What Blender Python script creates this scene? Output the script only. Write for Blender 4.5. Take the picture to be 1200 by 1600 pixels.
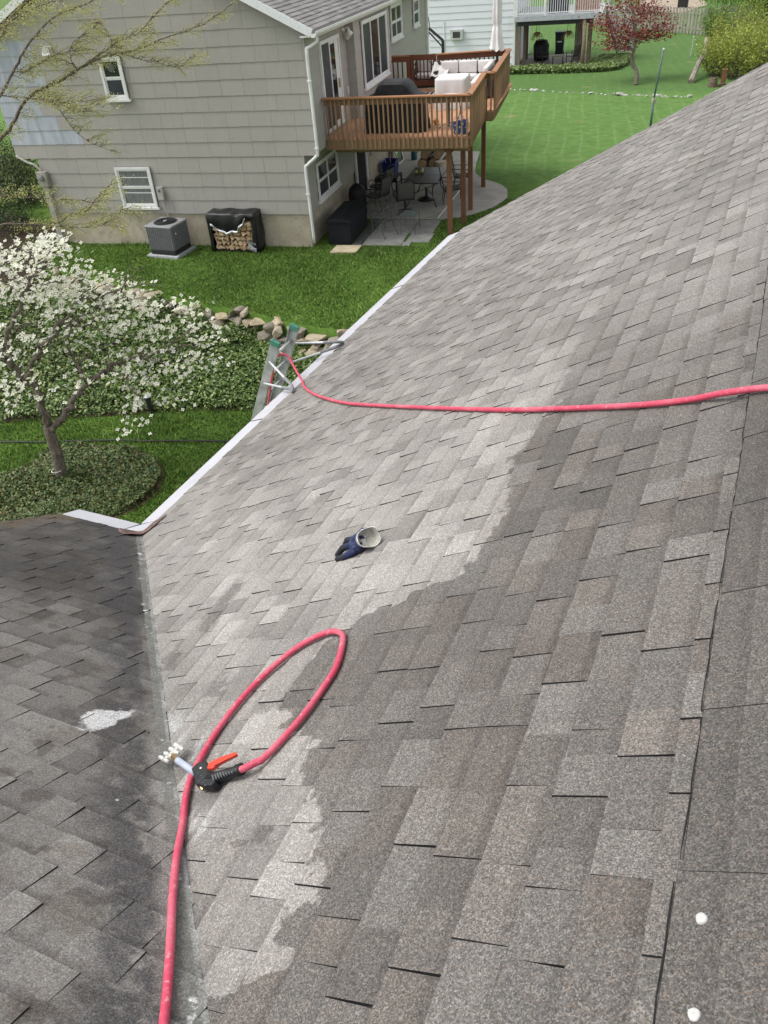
import bpy, bmesh, math, random
import numpy as np
from mathutils import Vector, Matrix

random.seed(7)
rng = np.random.default_rng(7)
for o in list(bpy.data.objects):
    bpy.data.objects.remove(o)
SC = bpy.context.scene
COL = SC.collection

# ------------------------------------------------------------------ camera
CAMZ = 7.0
F = 1244.17
RX = Vector((0.9143628794, 0.3993116242, -0.0670130704))
DN = Vector((0.1899219360, -0.5691493896, -0.7999991441))
FW = Vector((-0.3575894057, 0.7187622688, -0.5962471114))
cam_d = bpy.data.cameras.new('camera')
cam_d.sensor_fit = 'VERTICAL'
cam_d.sensor_height = 24.0
cam_d.lens = 24.0 * F / 1600.0
cam_d.clip_start = 0.05
cam_d.clip_end = 1500
cam = bpy.data.objects.new('camera', cam_d)
COL.objects.link(cam)
cam.matrix_world = Matrix(((RX.x, -DN.x, -FW.x, 0), (RX.y, -DN.y, -FW.y, 0), (RX.z, -DN.z, -FW.z, CAMZ), (0, 0, 0, 1)))
SC.camera = cam
# ------------------------------------------------------------------ sky and sun (bright overcast)
SUN_EL, SUN_AZ = math.radians(56), math.radians(-112)      # azimuth from +Y towards +X
W = bpy.data.worlds.new('World')
SC.world = W
W.use_nodes = True
wn = W.node_tree.nodes
wl = W.node_tree.links
wn.clear()
sky = wn.new('ShaderNodeTexSky')
sky.sky_type = 'NISHITA'
sky.sun_disc = False
sky.sun_elevation = SUN_EL
sky.sun_rotation = SUN_AZ
sky.air_density = 1.0
sky.dust_density = 3.0
hs = wn.new('ShaderNodeHueSaturation')
hs.inputs['Saturation'].default_value = 0.16
bg = wn.new('ShaderNodeBackground')
bg.inputs['Strength'].default_value = 0.15
wo = wn.new('ShaderNodeOutputWorld')
wl.new(sky.outputs[0], hs.inputs['Color'])
wl.new(hs.outputs[0], bg.inputs['Color'])
wl.new(bg.outputs[0], wo.inputs['Surface'])
sun_d = bpy.data.lights.new('sun', 'SUN')
sun_d.energy = 0.95
sun_d.angle = math.radians(30)
sun_d.color = (1.0, 0.96, 0.9)
sun = bpy.data.objects.new('sun', sun_d)
COL.objects.link(sun)
sd = Vector((math.sin(SUN_AZ) * math.cos(SUN_EL), math.cos(SUN_AZ) * math.cos(SUN_EL), math.sin(SUN_EL)))
sun.rotation_euler = sd.to_track_quat('Z', 'Y').to_euler()
sun.location = (0, 0, 60)
vs = SC.view_settings
vs.view_transform = 'Standard'
vs.look = 'None'
vs.exposure = 0.85
vs.gamma = 1.0
vs.use_curve_mapping = False

# ------------------------------------------------------------------ helpers
def at_d(px, py, d):
    v = FW + RX * ((px - 600) / F) + DN * ((py - 800) / F)
    return Vector((0, 0, CAMZ)) + v * d
def at_z(px, py, z):
    v = FW + RX * ((px - 600) / F) + DN * ((py - 800) / F)
    return Vector((0, 0, CAMZ)) + v * ((z - CAMZ) / v.z)
def proj(p):
    q = Vector(p) - Vector((0, 0, CAMZ))
    d = q.dot(FW)
    return 600 + F * q.dot(RX) / d, 800 + F * q.dot(DN) / d, d
def lin(c):
    return tuple((x / 12.92 if x <= .04045 else ((x + .055) / 1.055) ** 2.4) for x in c)

class NT:
    def __init__(s, name):
        s.m = bpy.data.materials.new(name)
        s.m.use_nodes = True
        s.t = s.m.node_tree
        s.b = s.t.nodes['Principled BSDF']
    def n(s, typ, **kw):
        x = s.t.nodes.new(typ)
        for k, v in kw.items():
            setattr(x, k, v)
        return x
    def l(s, a, b):
        s.t.links.new(a, b)
    def inp(s, sock, v):
        if hasattr(v, 'is_output') or isinstance(v, bpy.types.NodeSocket):
            s.l(v, sock)
        else:
            sock.default_value = v
    def math(s, op, a, b=0.0, c=0.0, clamp=False):
        x = s.n('ShaderNodeMath', operation=op, use_clamp=clamp)
        s.inp(x.inputs[0], a); s.inp(x.inputs[1], b); s.inp(x.inputs[2], c)
        return x.outputs[0]
    def mix(s, fac, a, b, blend='MIX'):
        x = s.n('ShaderNodeMix', data_type='RGBA', blend_type=blend)
        s.inp(x.inputs[0], fac)
        s.inp(x.inputs[6], a if not isinstance(a, tuple) else (*a[:3], 1))
        s.inp(x.inputs[7], b if not isinstance(b, tuple) else (*b[:3], 1))
        return x.outputs[2]
    def pos(s):
        return s.n('ShaderNodeNewGeometry').outputs['Position']
    def obj(s):
        return s.n('ShaderNodeTexCoord').outputs['Object']
    def noise(s, vec, scale, detail=3, rough=.55, col=False):
        x = s.n('ShaderNodeTexNoise')
        if vec is not None: s.l(vec, x.inputs['Vector'])
        x.inputs['Scale'].default_value = scale
        x.inputs['Detail'].default_value = detail
        x.inputs['Roughness'].default_value = rough
        return x.outputs['Color' if col else 'Fac']
    def vor(s, vec, scale, out='Color', feat='F1'):
        x = s.n('ShaderNodeTexVoronoi', feature=feat)
        s.l(vec, x.inputs['Vector'])
        x.inputs['Scale'].default_value = scale
        return x.outputs[out]
    def ramp(s, fac, pts, interp='LINEAR'):
        x = s.n('ShaderNodeValToRGB')
        s.l(fac, x.inputs[0])
        e = x.color_ramp.elements
        x.color_ramp.interpolation = interp
        while len(e) > len(pts): e.remove(e[-1])
        while len(e) < len(pts): e.new(.5)
        for i, (p, c) in enumerate(pts):
            e[i].position = p
            e[i].color = (*c[:3], 1) if isinstance(c, tuple) else (c, c, c, 1)
        return x.outputs[0]
    def step(s, v, a, b):
        x = s.n('ShaderNodeMapRange', interpolation_type='SMOOTHSTEP')
        s.inp(x.inputs[0], v); x.inputs[1].default_value = a; x.inputs[2].default_value = b
        return x.outputs[0]
    def scale(s, vec, xyz):
        x = s.n('ShaderNodeMapping')
        s.l(vec, x.inputs[0]); x.inputs['Scale'].default_value = xyz
        return x.outputs[0]
    def sep(s, v):
        x = s.n('ShaderNodeSeparateXYZ'); s.l(v, x.inputs[0]); return x.outputs
    def bump(s, h, st=.3, dist=.01):
        x = s.n('ShaderNodeBump'); s.l(h, x.inputs['Height'])
        x.inputs['Strength'].default_value = st; x.inputs['Distance'].default_value = dist
        s.l(x.outputs[0], s.b.inputs['Normal'])
    def color(s, c):
        s.inp(s.b.inputs['Base Color'], c if not isinstance(c, tuple) else (*c[:3], 1))
    def rough(s, r, spec=.5, metal=0):
        s.inp(s.b.inputs['Roughness'], r)
        s.b.inputs['Specular IOR Level'].default_value = spec
        s.b.inputs['Metallic'].default_value = metal

def mat_simple(name, c, rough=.7, var=.12, scale=6., spec=.4, metal=0, bump=0., bscale=60., stretch=None):
    t = NT(name)
    v = t.obj()
    if stretch: v = t.scale(v, stretch)
    f = t.noise(v, scale, 5, .6)
    lo = tuple(x * (1 - var * 1.6) for x in c); hi = tuple(min(1, x * (1 + var * 1.6)) for x in c)
    t.color(t.ramp(f, [(.3, lo), (.7, hi)]))
    t.rough(rough, spec, metal)
    if bump: t.bump(t.noise(v, bscale, 3), bump, .01)
    return t.m

class MB:
    def __init__(s):
        s.v = []; s.f = []; s.m = []
    def _add(s, vs, fs, mi=0):
        o = len(s.v)
        s.v += [tuple(p) for p in vs]
        s.f += [tuple(i + o for i in f) for f in fs]
        s.m += [mi] * len(fs)
        return s
    def box(s, x0, x1, y0, y1, z0, z1, mi=0):
        return s._add([(x0, y0, z0), (x1, y0, z0), (x1, y1, z0), (x0, y1, z0), (x0, y0, z1), (x1, y0, z1), (x1, y1, z1), (x0, y1, z1)],
                      [(0, 3, 2, 1), (4, 5, 6, 7), (0, 1, 5, 4), (1, 2, 6, 5), (2, 3, 7, 6), (3, 0, 4, 7)], mi)
    def bar(s, p, q, w, h, up=(0, 0, 1), mi=0):
        p = Vector(p); q = Vector(q); d = (q - p).normalized(); up = Vector(up)
        if abs(d.dot(up)) > .98: up = Vector((1, 0, 0)) if abs(d.x) < .9 else Vector((0, 1, 0))
        r = d.cross(up).normalized() * (w / 2); u = r.cross(d).normalized() * (h / 2)
        a = [p - r - u, p + r - u, p + r + u, p - r + u]; b = [x + (q - p) for x in a]
        return s._add(a + b, [(0, 3, 2, 1), (4, 5, 6, 7), (0, 1, 5, 4), (1, 2, 6, 5), (2, 3, 7, 6), (3, 0, 4, 7)], mi)
    def tube(s, pts, r, n=8, mi=0, closed=False):
        P = [Vector(p) for p in pts]; k = len(P)
        R = r if isinstance(r, (list, tuple)) else [r] * k
        vs = []; fs = []
        nrm = None
        for i in range(k):
            if closed: t = P[(i + 1) % k] - P[i - 1]
            else: t = P[min(i + 1, k - 1)] - P[max(i - 1, 0)]
            t = t.normalized() if t.length > 1e-9 else Vector((0, 0, 1))
            if nrm is None:
                nrm = t.orthogonal().normalized()
            nrm = (nrm - t * nrm.dot(t))
            nrm = nrm.normalized() if nrm.length > 1e-6 else t.orthogonal().normalized()
            b = t.cross(nrm)
            for j in range(n):
                a = 2 * math.pi * j / n
                vs.append(P[i] + (nrm * math.cos(a) + b * math.sin(a)) * R[i])
        for i in range(k if closed else k - 1):
            for j in range(n):
                a = i * n + j; b2 = i * n + (j + 1) % n
                c = ((i + 1) % k) * n
                fs.append((a, b2, c + (j + 1) % n, c + j))
        if not closed:
            fs.append(tuple(reversed(range(n)))); fs.append(tuple((k - 1) * n + j for j in range(n)))
        return s._add(vs, fs, mi)
    def extrude(s, poly, vec, mi=0, mside=None):
        P = [Vector(p) for p in poly]; n = len(P); vec = Vector(vec)
        o = len(s.v)
        s.v += [tuple(p) for p in P] + [tuple(p + vec) for p in P]
        s.f.append(tuple(o + i for i in reversed(range(n)))); s.m.append(mi)
        s.f.append(tuple(o + n + i for i in range(n))); s.m.append(mi)
        for i in range(n):
            j = (i + 1) % n
            s.f.append((o + i, o + j, o + n + j, o + n + i)); s.m.append(mi if mside is None else mside)
        return s
    def lathe(s, prof, c=(0, 0, 0), n=16, axis='z', mi=0):
        vs = []; fs = []; k = len(prof)
        for r, z in prof:
            for j in range(n):
                a = 2 * math.pi * j / n
                p = (r * math.cos(a), r * math.sin(a), z)
                if axis == 'x': p = (p[2], p[0], p[1])
                if axis == 'y': p = (p[0], p[2], p[1])
                vs.append((p[0] + c[0], p[1] + c[1], p[2] + c[2]))
        for i in range(k - 1):
            for j in range(n):
                fs.append((i * n + j, i * n + (j + 1) % n, (i + 1) * n + (j + 1) % n, (i + 1) * n + j))
        fs.append(tuple(reversed(range(n)))); fs.append(tuple((k - 1) * n + j for j in range(n)))
        return s._add(vs, fs, mi)
    def grid(s, fn, nu, nv, mi=0):
        vs = [fn(i / nu, j / nv) for j in range(nv + 1) for i in range(nu + 1)]
        fs = [(j * (nu + 1) + i, j * (nu + 1) + i + 1, (j + 1) * (nu + 1) + i + 1, (j + 1) * (nu + 1) + i) for j in range(nv) for i in range(nu)]
        return s._add(vs, fs, mi)
    def mesh(s, name, mats, smooth=False):
        me = bpy.data.meshes.new(name)
        me.from_pydata(s.v, [], s.f)
        for m in (mats if isinstance(mats, (list, tuple)) else [mats]): me.materials.append(m)
        if any(s.m): me.polygons.foreach_set('material_index', s.m)
        if smooth: me.polygons.foreach_set('use_smooth', [True] * len(s.f))
        me.update()
        return me
    def build(s, name, mats, parent=None, smooth=False, bevel=0, fix=True):
        me = s.mesh(name, mats, smooth)
        if fix:
            bm = bmesh.new(); bm.from_mesh(me); bmesh.ops.recalc_face_normals(bm, faces=bm.faces); bm.to_mesh(me); bm.free()
        o = bpy.data.objects.new(name, me)
        COL.objects.link(o)
        if parent: o.parent = parent
        if bevel:
            b = o.modifiers.new('bevel', 'BEVEL'); b.width = bevel; b.segments = 2; b.limit_method = 'ANGLE'
        return o

def mesh_np(name, V, Fc, mats, parent=None, smooth=False):
    me = bpy.data.meshes.new(name)
    n = len(V); m, k = Fc.shape
    me.vertices.add(n); me.vertices.foreach_set('co', np.ascontiguousarray(V, dtype=np.float32).ravel())
    me.loops.add(m * k); me.loops.foreach_set('vertex_index', np.ascontiguousarray(Fc, dtype=np.int32).ravel())
    me.polygons.add(m); me.polygons.foreach_set('loop_start', np.arange(0, m * k, k, dtype=np.int32))
    for x in (mats if isinstance(mats, (list, tuple)) else [mats]): me.materials.append(x)
    me.update(calc_edges=True); me.validate()
    if smooth: me.polygons.foreach_set('use_smooth', [True] * m)
    o = bpy.data.objects.new(name, me); COL.objects.link(o)
    if parent: o.parent = parent
    return o

def tag(o, label=None, cat=None, group=None, kind=None):
    if label: o['label'] = label
    if cat: o['category'] = cat
    if group: o['group'] = group
    if kind: o['kind'] = kind
    return o
def thing(name, label, cat, loc=(0, 0, 0), rz=0, group=None):
    o = bpy.data.objects.new(name, None); COL.objects.link(o)
    o.empty_display_size = .2
    o.location = loc; o.rotation_euler = (0, 0, rz)
    return tag(o, label, cat, group)
def copy_tree(o, parent=None):
    c = o.copy(); COL.objects.link(c); c.parent = parent
    for ch in list(o.children): copy_tree(ch, c)
    return c

def clip(poly, a, b, c):                       # keep a*x+b*y >= c
    out = []
    for i in range(len(poly)):
        p, q = poly[i], poly[(i + 1) % len(poly)]
        fp = a * p[0] + b * p[1] - c; fq = a * q[0] + b * q[1] - c
        if fp >= 0: out.append(p)
        if (fp >= 0) != (fq >= 0):
            t = fp / (fp - fq); out.append((p[0] + (q[0] - p[0]) * t, p[1] + (q[1] - p[1]) * t))
    return out
def area2(poly):
    return abs(sum(poly[i][0] * poly[(i + 1) % len(poly)][1] - poly[(i + 1) % len(poly)][0] * poly[i][1] for i in range(len(poly)))) / 2
def in_poly(x, y, poly):
    c = False; j = len(poly) - 1
    for i in range(len(poly)):
        xi, yi = poly[i]; xj, yj = poly[j]
        if (yi > y) != (yj > y) and x < (xj - xi) * (y - yi) / (yj - yi) + xi: c = not c
        j = i
    return c
def interp(x, pts):
    return float(np.interp(x, [p[0] for p in pts], [p[1] for p in pts]))
def smooth_path(pts, sub=6):
    P = [Vector(p) for p in pts]; out = []
    for i in range(len(P) - 1):
        p0 = P[max(i - 1, 0)]; p1 = P[i]; p2 = P[i + 1]; p3 = P[min(i + 2, len(P) - 1)]
        for k in range(sub):
            t = k / sub
            out.append(.5 * ((2 * p1) + (p2 - p0) * t + (2 * p0 - 5 * p1 + 4 * p2 - p3) * t * t + (3 * p1 - p0 - 3 * p2 + p3) * t ** 3))
    out.append(P[-1])
    return out

# leaves: quads (a bent pair of triangles would cost the same); one mesh, one call
def leaf_mesh(name, pts, size, mat, parent=None, up=.5, asp=.6, curl=.0):
    P = np.asarray(pts, dtype=float); n = len(P)
    d = rng.normal(size=(n, 3)); d[:, 2] *= .5; d /= np.linalg.norm(d, axis=1)[:, None]
    nn = rng.normal(size=(n, 3)); nn[:, 2] += up * 3; nn /= np.linalg.norm(nn, axis=1)[:, None]
    t = np.cross(nn, d); t /= np.linalg.norm(t, axis=1)[:, None] + 1e-9
    d = np.cross(t, nn)
    s = (size * rng.uniform(.6, 1.3, n))[:, None]
    tip = P + d * s * .5; tail = P - d * s * .5
    l = P + t * s * asp * .5 + nn * s * curl; r = P - t * s * asp * .5 + nn * s * curl
    V = np.stack([tail, r, tip, l], 1).reshape(-1, 3)
    Fc = np.arange(n * 4).reshape(n, 4)
    return mesh_np(name, V, Fc, mat, parent)
def leaf_mat(name, cols, rough=.55, trans=.25):
    t = NT(name)
    r = t.n('ShaderNodeNewGeometry').outputs['Random Per Island']
    k = len(cols)
    c = t.ramp(r, [((i + .5) / k, cc) for i, cc in enumerate(cols)])
    t.color(c); t.rough(rough, .35)
    if trans:
        tr = t.n('ShaderNodeBsdfTranslucent'); t.l(c, tr.inputs[0])
        mx = t.n('ShaderNodeMixShader'); mx.inputs[0].default_value = trans
        out = t.t.nodes['Material Output']
        t.l(t.b.outputs[0], mx.inputs[1]); t.l(tr.outputs[0], mx.inputs[2]); t.l(mx.outputs[0], out.inputs[0])
    return t.m

# ------------------------------------------------------------------ terrain
YW = [(-300, 19.5), (-60, 19), (-19.18, 15.75), (-16.69, 15.57), (-14.76, 15.32), (-12.79, 14.84), (-11.31, 14.56), (-10, 14.44), (-9.38, 14.23), (-8.51, 14.11), (-7.49, 14.11), (-4, 14.1), (300, 14.1)]
YB = [(-300, 3), (-60, 3), (-20, 7), (-13.67, 9.84), (-12.94, 10.2), (-11.81, 10.68), (-10.83, 11.12), (-9.97, 11.52), (-8.66, 11.91), (-6, 12.4), (300, 12.6)]
def hgt(x, y):
    yw = interp(x, YW); yb = interp(x, YB)
    if y <= yb: return -.9
    if y < yw: return -.9 + .42 * (y - yb) / (yw - yb)
    if y < 26: return 0.
    return -.035 * (min(y, 120) - 26)
def terr(px, py):
    z = 0.
    for i in range(40):
        p = at_z(px, py, z); z = hgt(p.x, p.y)
    return p

t = NT('lawn_grass')
P = t.pos()
n1 = t.noise(P, .35, 4, .6); n2 = t.noise(P, 2.6, 4, .65); n3 = t.noise(t.scale(P, (30, 30, 30)), 1.0, 3, .7)
c = t.ramp(n2, [(.28, (.054, .116, .018)), (.52, (.100, .186, .029)), (.75, (.170, .265, .055))])
c = t.mix(t.step(n1, .45, .7), c, (.110, .190, .028))
c = t.mix(t.math('MULTIPLY', t.step(n3, .35, .75), .55), c, (.022, .058, .008))
# yard beyond the houses is a cooler, paler green, with mower lines
sy = t.sep(P)
far = t.step(sy[1], 23., 30.)
c2 = t.ramp(n2, [(.3, (.075, .160, .034)), (.7, (.140, .245, .062))])
wv = t.n('ShaderNodeTexWave', wave_type='BANDS', bands_direction='X')
mp = t.n('ShaderNodeMapping'); t.l(P, mp.inputs[0]); mp.inputs['Rotation'].default_value = (0, 0, math.radians(-12))
t.l(mp.outputs[0], wv.inputs['Vector']); wv.inputs['Scale'].default_value = .5; wv.inputs['Distortion'].default_value = 1.6; wv.inputs['Detail Scale'].default_value = .6
line = t.math('MULTIPLY', t.math('POWER', wv.outputs['Fac'], 14), t.math('MULTIPLY', t.step(n1, .32, .6), .22))
c2 = t.mix(line, c2, (.26, .36, .17))
c2 = t.mix(t.math('MULTIPLY', t.step(n3, .4, .75), .4), c2, (.055, .11, .03))
nearline = t.step(sy[1], 46., 43.5)
c2 = t.mix(t.math('MULTIPLY', t.math('SUBTRACT', 1, nearline), .45), c2, (.065, .13, .04))
c = t.mix(far, c, c2)
# worn, straw coloured spots
w1 = t.vor(P, .33, 'Distance'); 
worn = t.math('MULTIPLY', t.step(w1, .17, .05), t.step(t.noise(P, 5., 3), .42, .58))
c = t.mix(t.math('MULTIPLY', worn, .75), c, (.30, .23, .12))
t.color(c); t.rough(.9, .15)
t.bump(t.noise(P, 45, 3, .7), .8, .03)
M_lawn = t.m

xs = sorted(set([-300, -180, -110, -70, -45, -30] + list(np.arange(-26, 14.1, .5)) + [20, 30, 50, 80, 140, 300]))
rows = []
for x in xs:
    yw = interp(x, YW); yb = interp(x, YB)
    ys = list(np.linspace(-60, yb - 4, 4)) + list(np.linspace(yb - 3, yb, 7)) + list(np.linspace(yb + .3, yw - .06, 9)) + [yw] + list(np.linspace(yw + .5, 25.5, 20)) + list(np.linspace(26, 60, 24)) + list(np.linspace(63, 120, 14)) + [170, 300, 600]
    rows.append([(x, y, hgt(x, y) + (0.012 * math.sin(x * 1.7 + y * .9) * math.sin(y * 1.3 - x * .6) if 16 < y < 120 and not (-13 < x < -4 and 18 < y < 30) else 0)) for y in ys])
m = MB(); ny = len(rows[0])
m._add([p for r in rows for p in r], [(i * ny + j, (i + 1) * ny + j, (i + 1) * ny + j + 1, i * ny + j + 1) for i in range(len(xs) - 1) for j in range(ny - 1)])
tag(m.build('lawn', M_lawn, None, smooth=True), kind='structure')

# ------------------------------------------------------------------ own house: shingled roof
TP = 0.5693298
PA = math.atan(TP); CP, SP = math.cos(PA), math.sin(PA)
ZR0 = 5.36                     # main slope: z = ZR0 + TP*x
VC = -0.33                     # valley: x + y = VC ; wing slope: z = ZR0 + TP*(VC - y)
XE, XR = -4.30, 0.27           # eave and ridge of the main slope
YE = VC - XE                   # eave of the wing
YEND = 12.36
WX = -5.22                     # gable end of the wing
WRY = -0.35                    # wing ridge
def zmain(x): return ZR0 + TP * x
def zwing(y): return ZR0 + TP * (VC - y)

def granules(t, P, base, amt):
    """speckle of mineral granules: light, dark and brown grains over a base colour"""
    v = t.sep(t.vor(P, 320.))
    g1 = t.ramp(v[0], [(.0, .45), (.25, .72), (.55, .98), (.80, 1.26), (.95, 1.85)])
    v2 = t.noise(P, 105., 1, .5)
    g2 = t.ramp(v2, [(.25, .78), (.5, 1.0), (.75, 1.24)])
    c = t.mix(amt, base, t.mix(1., base, g1, 'MULTIPLY'))
    c = t.mix(.8, c, t.mix(1., c, g2, 'MULTIPLY'))
    br = t.step(v[1], .90, .95)
    c = t.mix(t.math('MULTIPLY', br, .35), c, (.26, .17, .11))
    return c
def fcurve(t, sock, pts, x0, x1, y0, y1):
    f = t.math('DIVIDE', t.math('SUBTRACT', sock, x0), x1 - x0, clamp=True)
    n = t.n('ShaderNodeFloatCurve'); t.l(f, n.inputs['Value'])
    cv = n.mapping.curves[0]
    q = [((a - x0) / (x1 - x0), (b - y0) / (y1 - y0)) for a, b in pts]
    cv.points[0].location = (max(0, q[0][0]), q[0][1]); cv.points[-1].location = (min(1, q[-1][0]), q[-1][1])
    for a, b in q[1:-1]: cv.points.new(a, b)
    for p in cv.points: p.handle_type = 'VECTOR'
    n.mapping.update()
    return t.math('ADD', t.math('MULTIPLY', n.outputs[0], y1 - y0), y0)

def ell(t, px, py, cx, cy, ax, ay, rot):
    """soft ellipse mask, 0 at the centre, 1 at the rim"""
    dx = t.math('SUBTRACT', px, cx); dy = t.math('SUBTRACT', py, cy)
    c, s = math.cos(rot), math.sin(rot)
    u = t.math('DIVIDE', t.math('ADD', t.math('MULTIPLY', dx, c), t.math('MULTIPLY', dy, s)), ax)
    v = t.math('DIVIDE', t.math('SUBTRACT', t.math('MULTIPLY', dy, c), t.math('MULTIPLY', dx, s)), ay)
    return t.math('SQRT', t.math('ADD', t.math('MULTIPLY', u, u), t.math('MULTIPLY', v, v)))

BND = [(.5, -1.0), (.559, -.94), (.61, -.77), (.658, -.711), (.765, -.80), (.861, -.731), (.956, -.741), (1.056, -.864), (1.146, -.857), (1.22, -.959), (1.341, -1.042), (1.408, -1.014), (1.48, -1.15), (1.552, -1.27), (1.631, -1.383), (1.79, -1.289), (1.97, -1.263), (2.056, -1.214), (2.087, -1.106), (2.154, -.989), (2.219, -.874), (2.306, -.769), (2.707, -.758), (3.135, -.852), (3.464, -.784), (3.896, -.789), (4.688, -.894), (5.2, -.88), (5.5, -.6)]
def roof_mat(name, wing=False):
    t = NT(name)
    P = t.pos()
    tab = t.n('ShaderNodeAttribute', attribute_name='tab')
    cen = t.n('ShaderNodeAttribute', attribute_name='cen')
    ts = t.sep(tab.outputs['Color']); p = t.sep(P); q = t.sep(cen.outputs['Vector'])
    nz = t.sep(t.noise(P, 9., 3, .65, col=True)); nb = t.noise(P, 1.3, 2, .6); nm = t.noise(P, 4.5, 3, .6)
    nsl = t.noise(t.scale(P, (1.2, 9, 1)), 1., 2, .6)
    if not wing:
        dry = t.ramp(ts[0], [(.0, (.186, .177, .166)), (.5, (.262, .250, .235)), (1., (.330, .316, .298))])
        wet = t.ramp(ts[0], [(.0, (.076, .071, .066)), (.5, (.110, .103, .096)), (1., (.156, .147, .137))])
        wet = t.mix(t.math('MULTIPLY', ts[1], .5), wet, (.132, .112, .097))
        dry = t.mix(t.math('MULTIPLY', ts[1], .35), dry, (.195, .178, .160))
        # washed area ends along an irregular line that partly follows single tabs
        mx = t.math('ADD', t.math('MULTIPLY', p[0], .62), t.math('MULTIPLY', q[0], .38))
        my = t.math('ADD', t.math('MULTIPLY', p[1], .70), t.math('MULTIPLY', q[1], .30))
        mx = t.math('ADD', mx, t.math('MULTIPLY', t.math('SUBTRACT', nz[0], .5), .24))
        my = t.math('ADD', my, t.math('MULTIPLY', t.math('SUBTRACT', nz[1], .5), .24))
        b = fcurve(t, my, BND, .5, 5.5, -1.6, -.4)
        d = t.math('SUBTRACT', mx, b)
        wm = t.step(d, -.012, .02)
        low = t.step(my, .60, .52)
        wm = t.math('MAXIMUM', wm, low)
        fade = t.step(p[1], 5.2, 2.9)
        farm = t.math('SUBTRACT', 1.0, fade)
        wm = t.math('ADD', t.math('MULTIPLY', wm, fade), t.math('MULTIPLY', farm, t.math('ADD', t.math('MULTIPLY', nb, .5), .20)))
        # damp smears left behind inside the washed area
        w2 = 1.0
        for (cx, cy, ax, ay, rt) in [(-2.22, 2.42, .34, .07, -1.25), (-2.30, 2.08, .16, .07, -.9), (-1.33, 1.62, .12, .05, .3), (-1.02, 1.02, .055, .04, 0), (-1.12, .98, .04, .03, 0), (-1.75, 1.75, .18, .04, -1.0)]:
            e = ell(t, mx, my, cx, cy, ax, ay, rt)
            w2 = t.math('MINIMUM', w2, e)
        sm = t.math('MULTIPLY', t.step(t.math('ADD', w2, t.math('MULTIPLY', nm, .9)), 1.45, .95), .75)
        wm = t.math('MAXIMUM', wm, sm)
        vd = t.math('SUBTRACT', t.math('ADD', p[0], p[1]), VC)     # distance from the valley line
        vgrime = t.math('MULTIPLY', t.step(t.math('ADD', vd, t.math('MULTIPLY', nm, .5)), .75, .2), .28)
        vgrime = t.math('MULTIPLY', vgrime, t.step(p[1], 3.6, 2.2))
        wm = t.math('MAXIMUM', wm, vgrime)
        c = t.mix(wm, dry, wet)
        c = t.mix(t.math('MULTIPLY', t.step(nb, .45, .68), .35), c, t.mix(1., c, (.72, .71, .73), 'MULTIPLY'))
        c = t.mix(t.math('MULTIPLY', t.step(nsl, .52, .72), .28), c, t.mix(1., c, (.68, .68, .70), 'MULTIPLY'))
        wh = t.math('MULTIPLY', t.step(t.math('ADD', vd, t.math('MULTIPLY', t.math('SUBTRACT', nm, .5), .5)), .28, .05), t.step(t.noise(t.scale(P, (14, 4, 4)), 1.5, 3), .50, .66))
        wh = t.math('MULTIPLY', wh, t.math('MULTIPLY', t.step(p[1], .9, 1.1), t.step(p[1], 1.9, 1.5)))
        c = t.mix(t.math('MULTIPLY', wh, .55), c, (.42, .42, .41))
        wetr = wm
    else:
        dry = t.ramp(ts[0], [(.0, (.098, .094, .089)), (.5, (.150, .143, .134)), (1., (.215, .205, .191))])
        dirty = t.ramp(ts[0], [(.0, (.024, .024, .024)), (1., (.058, .055, .052))])
        up = t.step(p[1], 3.0, 1.0)
        alg = t.step(t.math('ADD', t.math('ADD', nb, t.math('MULTIPLY', up, .16)), t.math('MULTIPLY', t.math('SUBTRACT', nz[0], .5), .35)), .38, .60)
        c = t.mix(t.math('SUBTRACT', 1.0, t.math('MULTIPLY', alg, t.math('ADD', t.math('MULTIPLY', up, .75), .25))), dry, dirty)
        c = t.mix(t.math('MULTIPLY', t.step(nm, .52, .64), .5), c, t.mix(1., c, (.60, .54, .48), 'MULTIPLY'))
        spots = t.step(t.noise(P, 6.5, 2, .5), .60, .66)
        c = t.mix(t.math('MULTIPLY', spots, .55), c, (.050, .042, .036))
        vd = t.math('SUBTRACT', VC, t.math('ADD', p[0], p[1]))
        vdn = t.math('ADD', vd, t.math('MULTIPLY', t.math('SUBTRACT', nm, .5), .10))
        dark = t.math('MULTIPLY', t.step(vdn, .10, .16), t.step(t.math('ADD', vd, t.math('MULTIPLY', t.math('SUBTRACT', nm, .5), .45)), .50, .24))
        dark = t.math('MULTIPLY', dark, t.step(nz[2], .30, .5))
        c = t.mix(t.math('MULTIPLY', dark, .75), c, (.030, .030, .034))
        band = t.step(vd, .075, .062)
        c = t.mix(t.math('MULTIPLY', band, .8), c, t.mix(t.noise(P, 8, 3), (.10, .105, .095), (.20, .205, .19)))
        pale = t.math('MULTIPLY', t.step(vd, .028, .012), t.step(nm, .35, .6))
        c = t.mix(t.math('MULTIPLY', pale, .6), c, (.34, .345, .335))
        # dried white residue of the cleaner
        foam = t.math('MULTIPLY', t.step(t.math('ABSOLUTE', t.math('SUBTRACT', vd, .055)), .04, .01), t.step(t.noise(t.scale(P, (9, 9, 9)), 1.2, 3, .7), .61, .68))
        c = t.mix(t.math('MULTIPLY', foam, .7), c, (.62, .63, .62))
        e = ell(t, t.math('ADD', p[0], t.math('MULTIPLY', t.math('SUBTRACT', nz[0], .5), .16)), t.math('ADD', p[1], t.math('MULTIPLY', t.math('SUBTRACT', nz[1], .5), .16)), -2.145, 1.465, .105, .072, 1.3)
        wp = t.step(t.math('ADD', e, t.math('MULTIPLY', t.math('SUBTRACT', nz[2], .5), .8)), 1.15, .80)
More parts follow.
